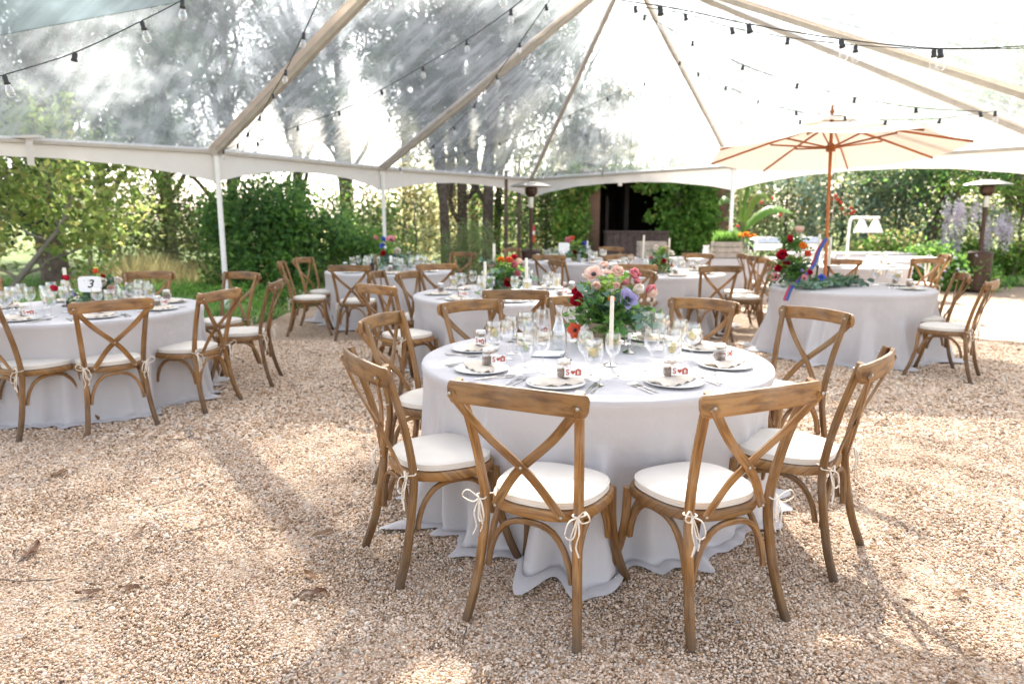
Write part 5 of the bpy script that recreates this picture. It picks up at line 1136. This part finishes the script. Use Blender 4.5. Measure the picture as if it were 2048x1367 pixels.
tall(1750,28,10,.2,114,'pale tree showing faintly through the roof right of the parasol top',n=9000,z1=3.8,nb=12,mat='euca',spread=2.8)
tall(1880,33,12,.2,122,'pale tree showing faintly through the roof near the right rafters',n=9000,z1=4,nb=12,mat='euca',spread=3.2)
tall(2010,30,12,.2,115,'pale tree showing faintly through the roof at the right edge',n=10000,z1=4,nb=13,mat='euca',spread=3)
# far wood: one mass
r_=np.random.default_rng(200); bl=[]
for k in range(90):
    x=r_.uniform(-34,34); Y=r_.uniform(30,38); h=1.7 if -19<x<-4.5 else 4.4
    if 1.0<x<8 : h=4.2
    h*=r_.uniform(.7,1.15); bl.append((x,Y,h*.45,1.6,1.2,h*.55))
link('x',cloud(bl,34000,.26,'leaf_olive',201,.5,0,14,.26,'far_wood')); fw=C.objects['x']; fw.name='far_wood'; tag(fw,'hazy far mass of olive green trees behind everything','woodland',None,'stuff')
link('x',cloud([(a,b_+.5,c,d,e,f) for a,b_,c,d,e,f in bl[::2]],15000,.26,'leaf_gold',202,.5,0,14,.26,'far_brush')); fw=C.objects['x']; fw.name='far_brush'; tag(fw,'straw coloured brush in front of the far trees','brush',None,'stuff')
# grass and weeds beyond the gravel edge
def inside(x,y,P=[(p[0],p[1]) for p in EP]):
    P=np.array(P); res=np.zeros(len(x),bool); j=len(P)-1
    for i in range(len(P)):
        c=((P[i,1]>y)!=(P[j,1]>y))&(x<(P[j,0]-P[i,0])*(y-P[i,1])/(P[j,1]-P[i,1]+1e-12)+P[i,0]); res^=c; j=i
    return res
def blades(n,x0,x1,y0,y1,h,w,mat,seed,name,label,near=None):
    r_=np.random.default_rng(seed); x=r_.uniform(x0,x1,n); y=r_.uniform(y0,y1,n); k=~inside(x,y); x,y=x[k],y[k]
    ex=np.array([p[:2] for p in EP]); hh=h*(.45+.55*np.sin(x*1.7+y)*np.sin(y*1.3-x*.7)**2+.3*r_.random(len(x)))
    P=np.c_[x,y,np.full(len(x),-.01)]; D=np.c_[r_.normal(size=len(x))*.35,r_.normal(size=len(x))*.35,np.ones(len(x))]; global rng; rng=r_
    V,Fq=leafquads(P,D,np.abs(hh)+.05,w); o=link(name,npmesh(name,V,Fq,M[mat],r_.random(len(Fq)))); tag(o,label,'grass',None,'stuff')
blades(52000,-11,-2.2,7.5,19,.34,.022,'grass',301,'grass','green grass and weeds growing along the left gravel edge')
blades(16000,-9,-3,13.5,20,.75,.015,'leaf_gold',302,'dry_grass','pale dry grass standing behind the left table')
blades(20000,6.5,16,13.8,19,.32,.03,'grass',303,'grass','green weeds growing along the right gravel edge')
r_=np.random.default_rng(310); bl=[(r_.uniform(-6.4,-3.9),r_.uniform(10.3,12.8),.12,.4,.4,.16) for _ in range(46)]
bl=[q for q in bl if not inside(np.array([q[0]]),np.array([q[1]]))[0] and q[0]<-3.85]
o=link('leafy_weeds',cloud(bl,17000,.07,'leaf_bright',311,.55,0,20,.4,'leafy_weeds')); tag(o,'low leafy green weeds around the nearest tent post','weeds',None,'stuff')
# ------------------------------------------------------------------ string lights
sockb=MB(); sockb.lathe([(.001,.0),(.012,.0),(.0145,-.008),(.0145,-.038),(.018,-.042),(.018,-.052),(.001,-.053)],12); SOCK=sockb.mesh('socket',M['black'])
bulbb=MB(); bulbb.lathe([(.010,-.050),(.012,-.058),(.021,-.078),(.025,-.096),(.022,-.113),(.012,-.124),(.001,-.127)],14); BULB=bulbb.mesh('bulb',M['glass'])
def strlight(pts,label,bulbs=None,th_=.010):
    """pts: (u,v,depth)"""
    W3=[ID(u,v,d) for u,v,d in pts]; o=empty('string_light',W3[0]); tag(o,label,'string light','strings of festoon bulbs under the tent roof'); c=W3[0]
    th_=.007 if pts[len(pts)//2][2]<6.5 else .009; sp=spline([w-c for w in W3],6); b=MB(); b.sweep(sp,th_,th_,n=5,p=2,up=(.1,.2,1)); b.obj('cable',M['black'],o)
    for i,w in enumerate(W3):
        if bulbs is not None and i not in bulbs: continue
        s=link('socket',SOCK,o,loc=w-c,rot=(random.uniform(-.25,.25),random.uniform(-.25,.25),0)); link('bulb',BULB,s)
strlight([(-140,195,4.2),(8,150,4.3),(150,105,4.4),(283,42,4.5),(365,0,4.6),(470,-60,4.7)],'string light nearest the camera crossing the upper left corner')
strlight([(660,-50,5.2),(608,65,6.0),(572,140,6.8),(545,187,7.4),(520,232,8.0),(497,265,8.6),(475,288,9.2),(447,300,9.9)],'string light running up beside the nearest rafter')
strlight([(515,283,9.2),(595,252,8.7),(678,222,8.4),(762,180,8),(846,132,7.5),(933,80,7),(1022,18,6.4),(1090,-40,5.8)],'string light crossing the roof bay between the second and third post')
strlight([(1130,-50,6.6),(1092,10,7.1),(1040,85,7.9),(993,150,8.7),(950,208,9.5),(908,252,10.2),(868,290,11),(835,317,11.8),(800,335,12.6)],'string light running up beside the second rafter')
strlight([(860,322,12.8),(930,305,12.5),(1000,285,12.1),(1070,260,11.7),(1140,230,11.3),(1215,195,10.8),(1290,165,10.3)],'string light crossing in front of the corner rafter')
strlight([(1000,-30,4.3),(1320,12,4.3),(1497,48,4.3),(1682,78,4.3),(1880,97,4.3),(2100,90,4.2)],'thick string light at the upper right, the upper of two')
strlight([(1270,12,6.2),(1370,28,6.1),(1463,55,5.9),(1576,75,5.7),(1711,90,5.3),(1868,98,4.8),(2080,96,4.6)],'string light at the upper right, the lower of two')
strlight([(1290,30,8.2),(1385,82,8.0),(1487,130,7.8),(1595,167,7.6),(1710,195,7.3),(1832,215,7.1),(1960,223,6.9)],'string light sagging above the right side of the parasol')
strlight([(1360,123,10.0),(1396,145,9.8),(1452,172,9.5),(1517,200,9.2),(1592,222,8.9),(1690,232,8.6)],'string light passing left of the parasol top')
strlight([(1990,222,7.2),(1880,237,7.6),(1772,240,8.0),(1700,242,8.6),(1600,240,9.2)],'string light just above the parasol canopy')
strlight([(1285,353,16.4),(1205,345,15.8),(1112,346,15.8),(1085,347,16.0)],'short string light along the eave near the far corner')
# ------------------------------------------------------------------ litter on the gravel
def dryleaf(u,v,s,rz,label,k):
    n=7; V=[]; rr=random.Random(k)
    for i in range(n):
        t=i/(n-1); w=.38*math.sin(PI*t)**.8
        for q in (-1,0,1): V.append(((t-.5)*s,q*w*s*.5,.006+s*(.16*abs(q)*rr.uniform(.3,1)+.14*abs(t-.5))*(1 if i else .3)))
    Fq=np.array([(i*3+q,i*3+q+1,(i+1)*3+q+1,(i+1)*3+q) for i in range(n-1) for q in range(2)]); p=I(u,v,.006)
    o=link('dry_leaf',npmesh('dry_leaf',np.array(V),Fq,M['dryleaf'],np.full(len(Fq),rr.random()),smooth=True),loc=p,rot=(0,0,rz)); tag(o,label,'dry leaf','dry leaves on the gravel')
for k,(u,v,s,lb) in enumerate([(645,1070,.10,'curled brown leaf on the gravel left of the near chairs, upper of three'),(620,1155,.09,'brown leaf on the gravel left of the near chairs, middle of three'),(625,1190,.11,'curled brown leaf on the gravel left of the near chairs, lowest of three'),(1225,0,0,''),(1920,1190,.07,'tan leaf lying on sunlit gravel at the lower right'),(65,1105,.15,'long dry leaf on sunlit gravel at the left edge'),(280,1065,.08,'small brown leaf left of centre on the gravel'),(180,1188,.10,'dark brown leaf on the shaded gravel at lower left'),(260,1180,.09,'rust brown leaf lying right of a darker one at lower left'),(120,950,.12,'brown leaf before table number 3'),(1790,1075,.05,'small leaf behind the right chair on the gravel'),(700,1010,.06,'small leaf left of the half sunlit chair')]):
    if s: dryleaf(u,v,s,random.uniform(0,6),lb,k)
for k,(u,v,L_,rz,lb) in enumerate([(360,880,.22,.1,'thin dry twig on the gravel right of table number 3'),(0+40,1165,.3,.05,'thin dark twig at the left edge of the gravel'),(400,1060,.14,.5,'short twig on the gravel left of centre'),(1960,795,.3,0,'thin twig on sunlit gravel at the right'),(1230,1290,.08,1.3,'pale twig between the two front chairs'),(930,1275,.10,1.5,'pale stick on the gravel beneath the front left chair'),(330,1010,.12,.7,'small twig on the open gravel at left')]):
    b=MB(); rr=random.Random(k); b.sweep(sway((-L_/2,0,.008),(L_/2,0,.012),.05,rr,4),.006,.005,n=5); tag(b.obj('twig',M['bark'],loc=I(u,v,.005),rot=(0,0,rz)),lb,'twig','twigs on the gravel')
b=MB(); b.sweep([(.028*math.cos(a*PI/10),.028*math.sin(a*PI/10),.012) for a in range(21)],.0035,.0035,n=5,cap=False); tag(b.obj('hair_band',M['black'],loc=I(1450,1210,.003)),'thin black hair band on the gravel between the front right chair legs','hair band')

# crumbs of dead leaf and bark worked into the stones
r_=np.random.default_rng(400); n=1500; y=r_.uniform(1.4,11,n)**1.0; x=r_.uniform(-1,1,n)*(.8*y+.6)
cl=np.sin(x*2.1+1)*np.sin(y*1.7+x); k=r_.random(n)<(.35+.6*(cl>.3)); x,y=x[k],y[k]; k=inside(x,y); x,y=x[k],y[k]
P=np.c_[x,y,np.full(len(x),.007)]; D=np.c_[r_.normal(size=len(x)),r_.normal(size=len(x)),r_.uniform(0,.5,len(x))]; rng=r_
V,Fq=leafquads(P,D,r_.uniform(.012,.045,len(x)),r_.uniform(.004,.016,len(x)),curl=.3); V[:,2]=np.clip(V[:,2],.006,.03)
tag(link('leaf_litter',npmesh('leaf_litter',V,Fq,M['dryleaf'],r_.random(len(Fq)))),'small brown crumbs of dead leaf scattered through the gravel','leaf litter',None,'stuff')
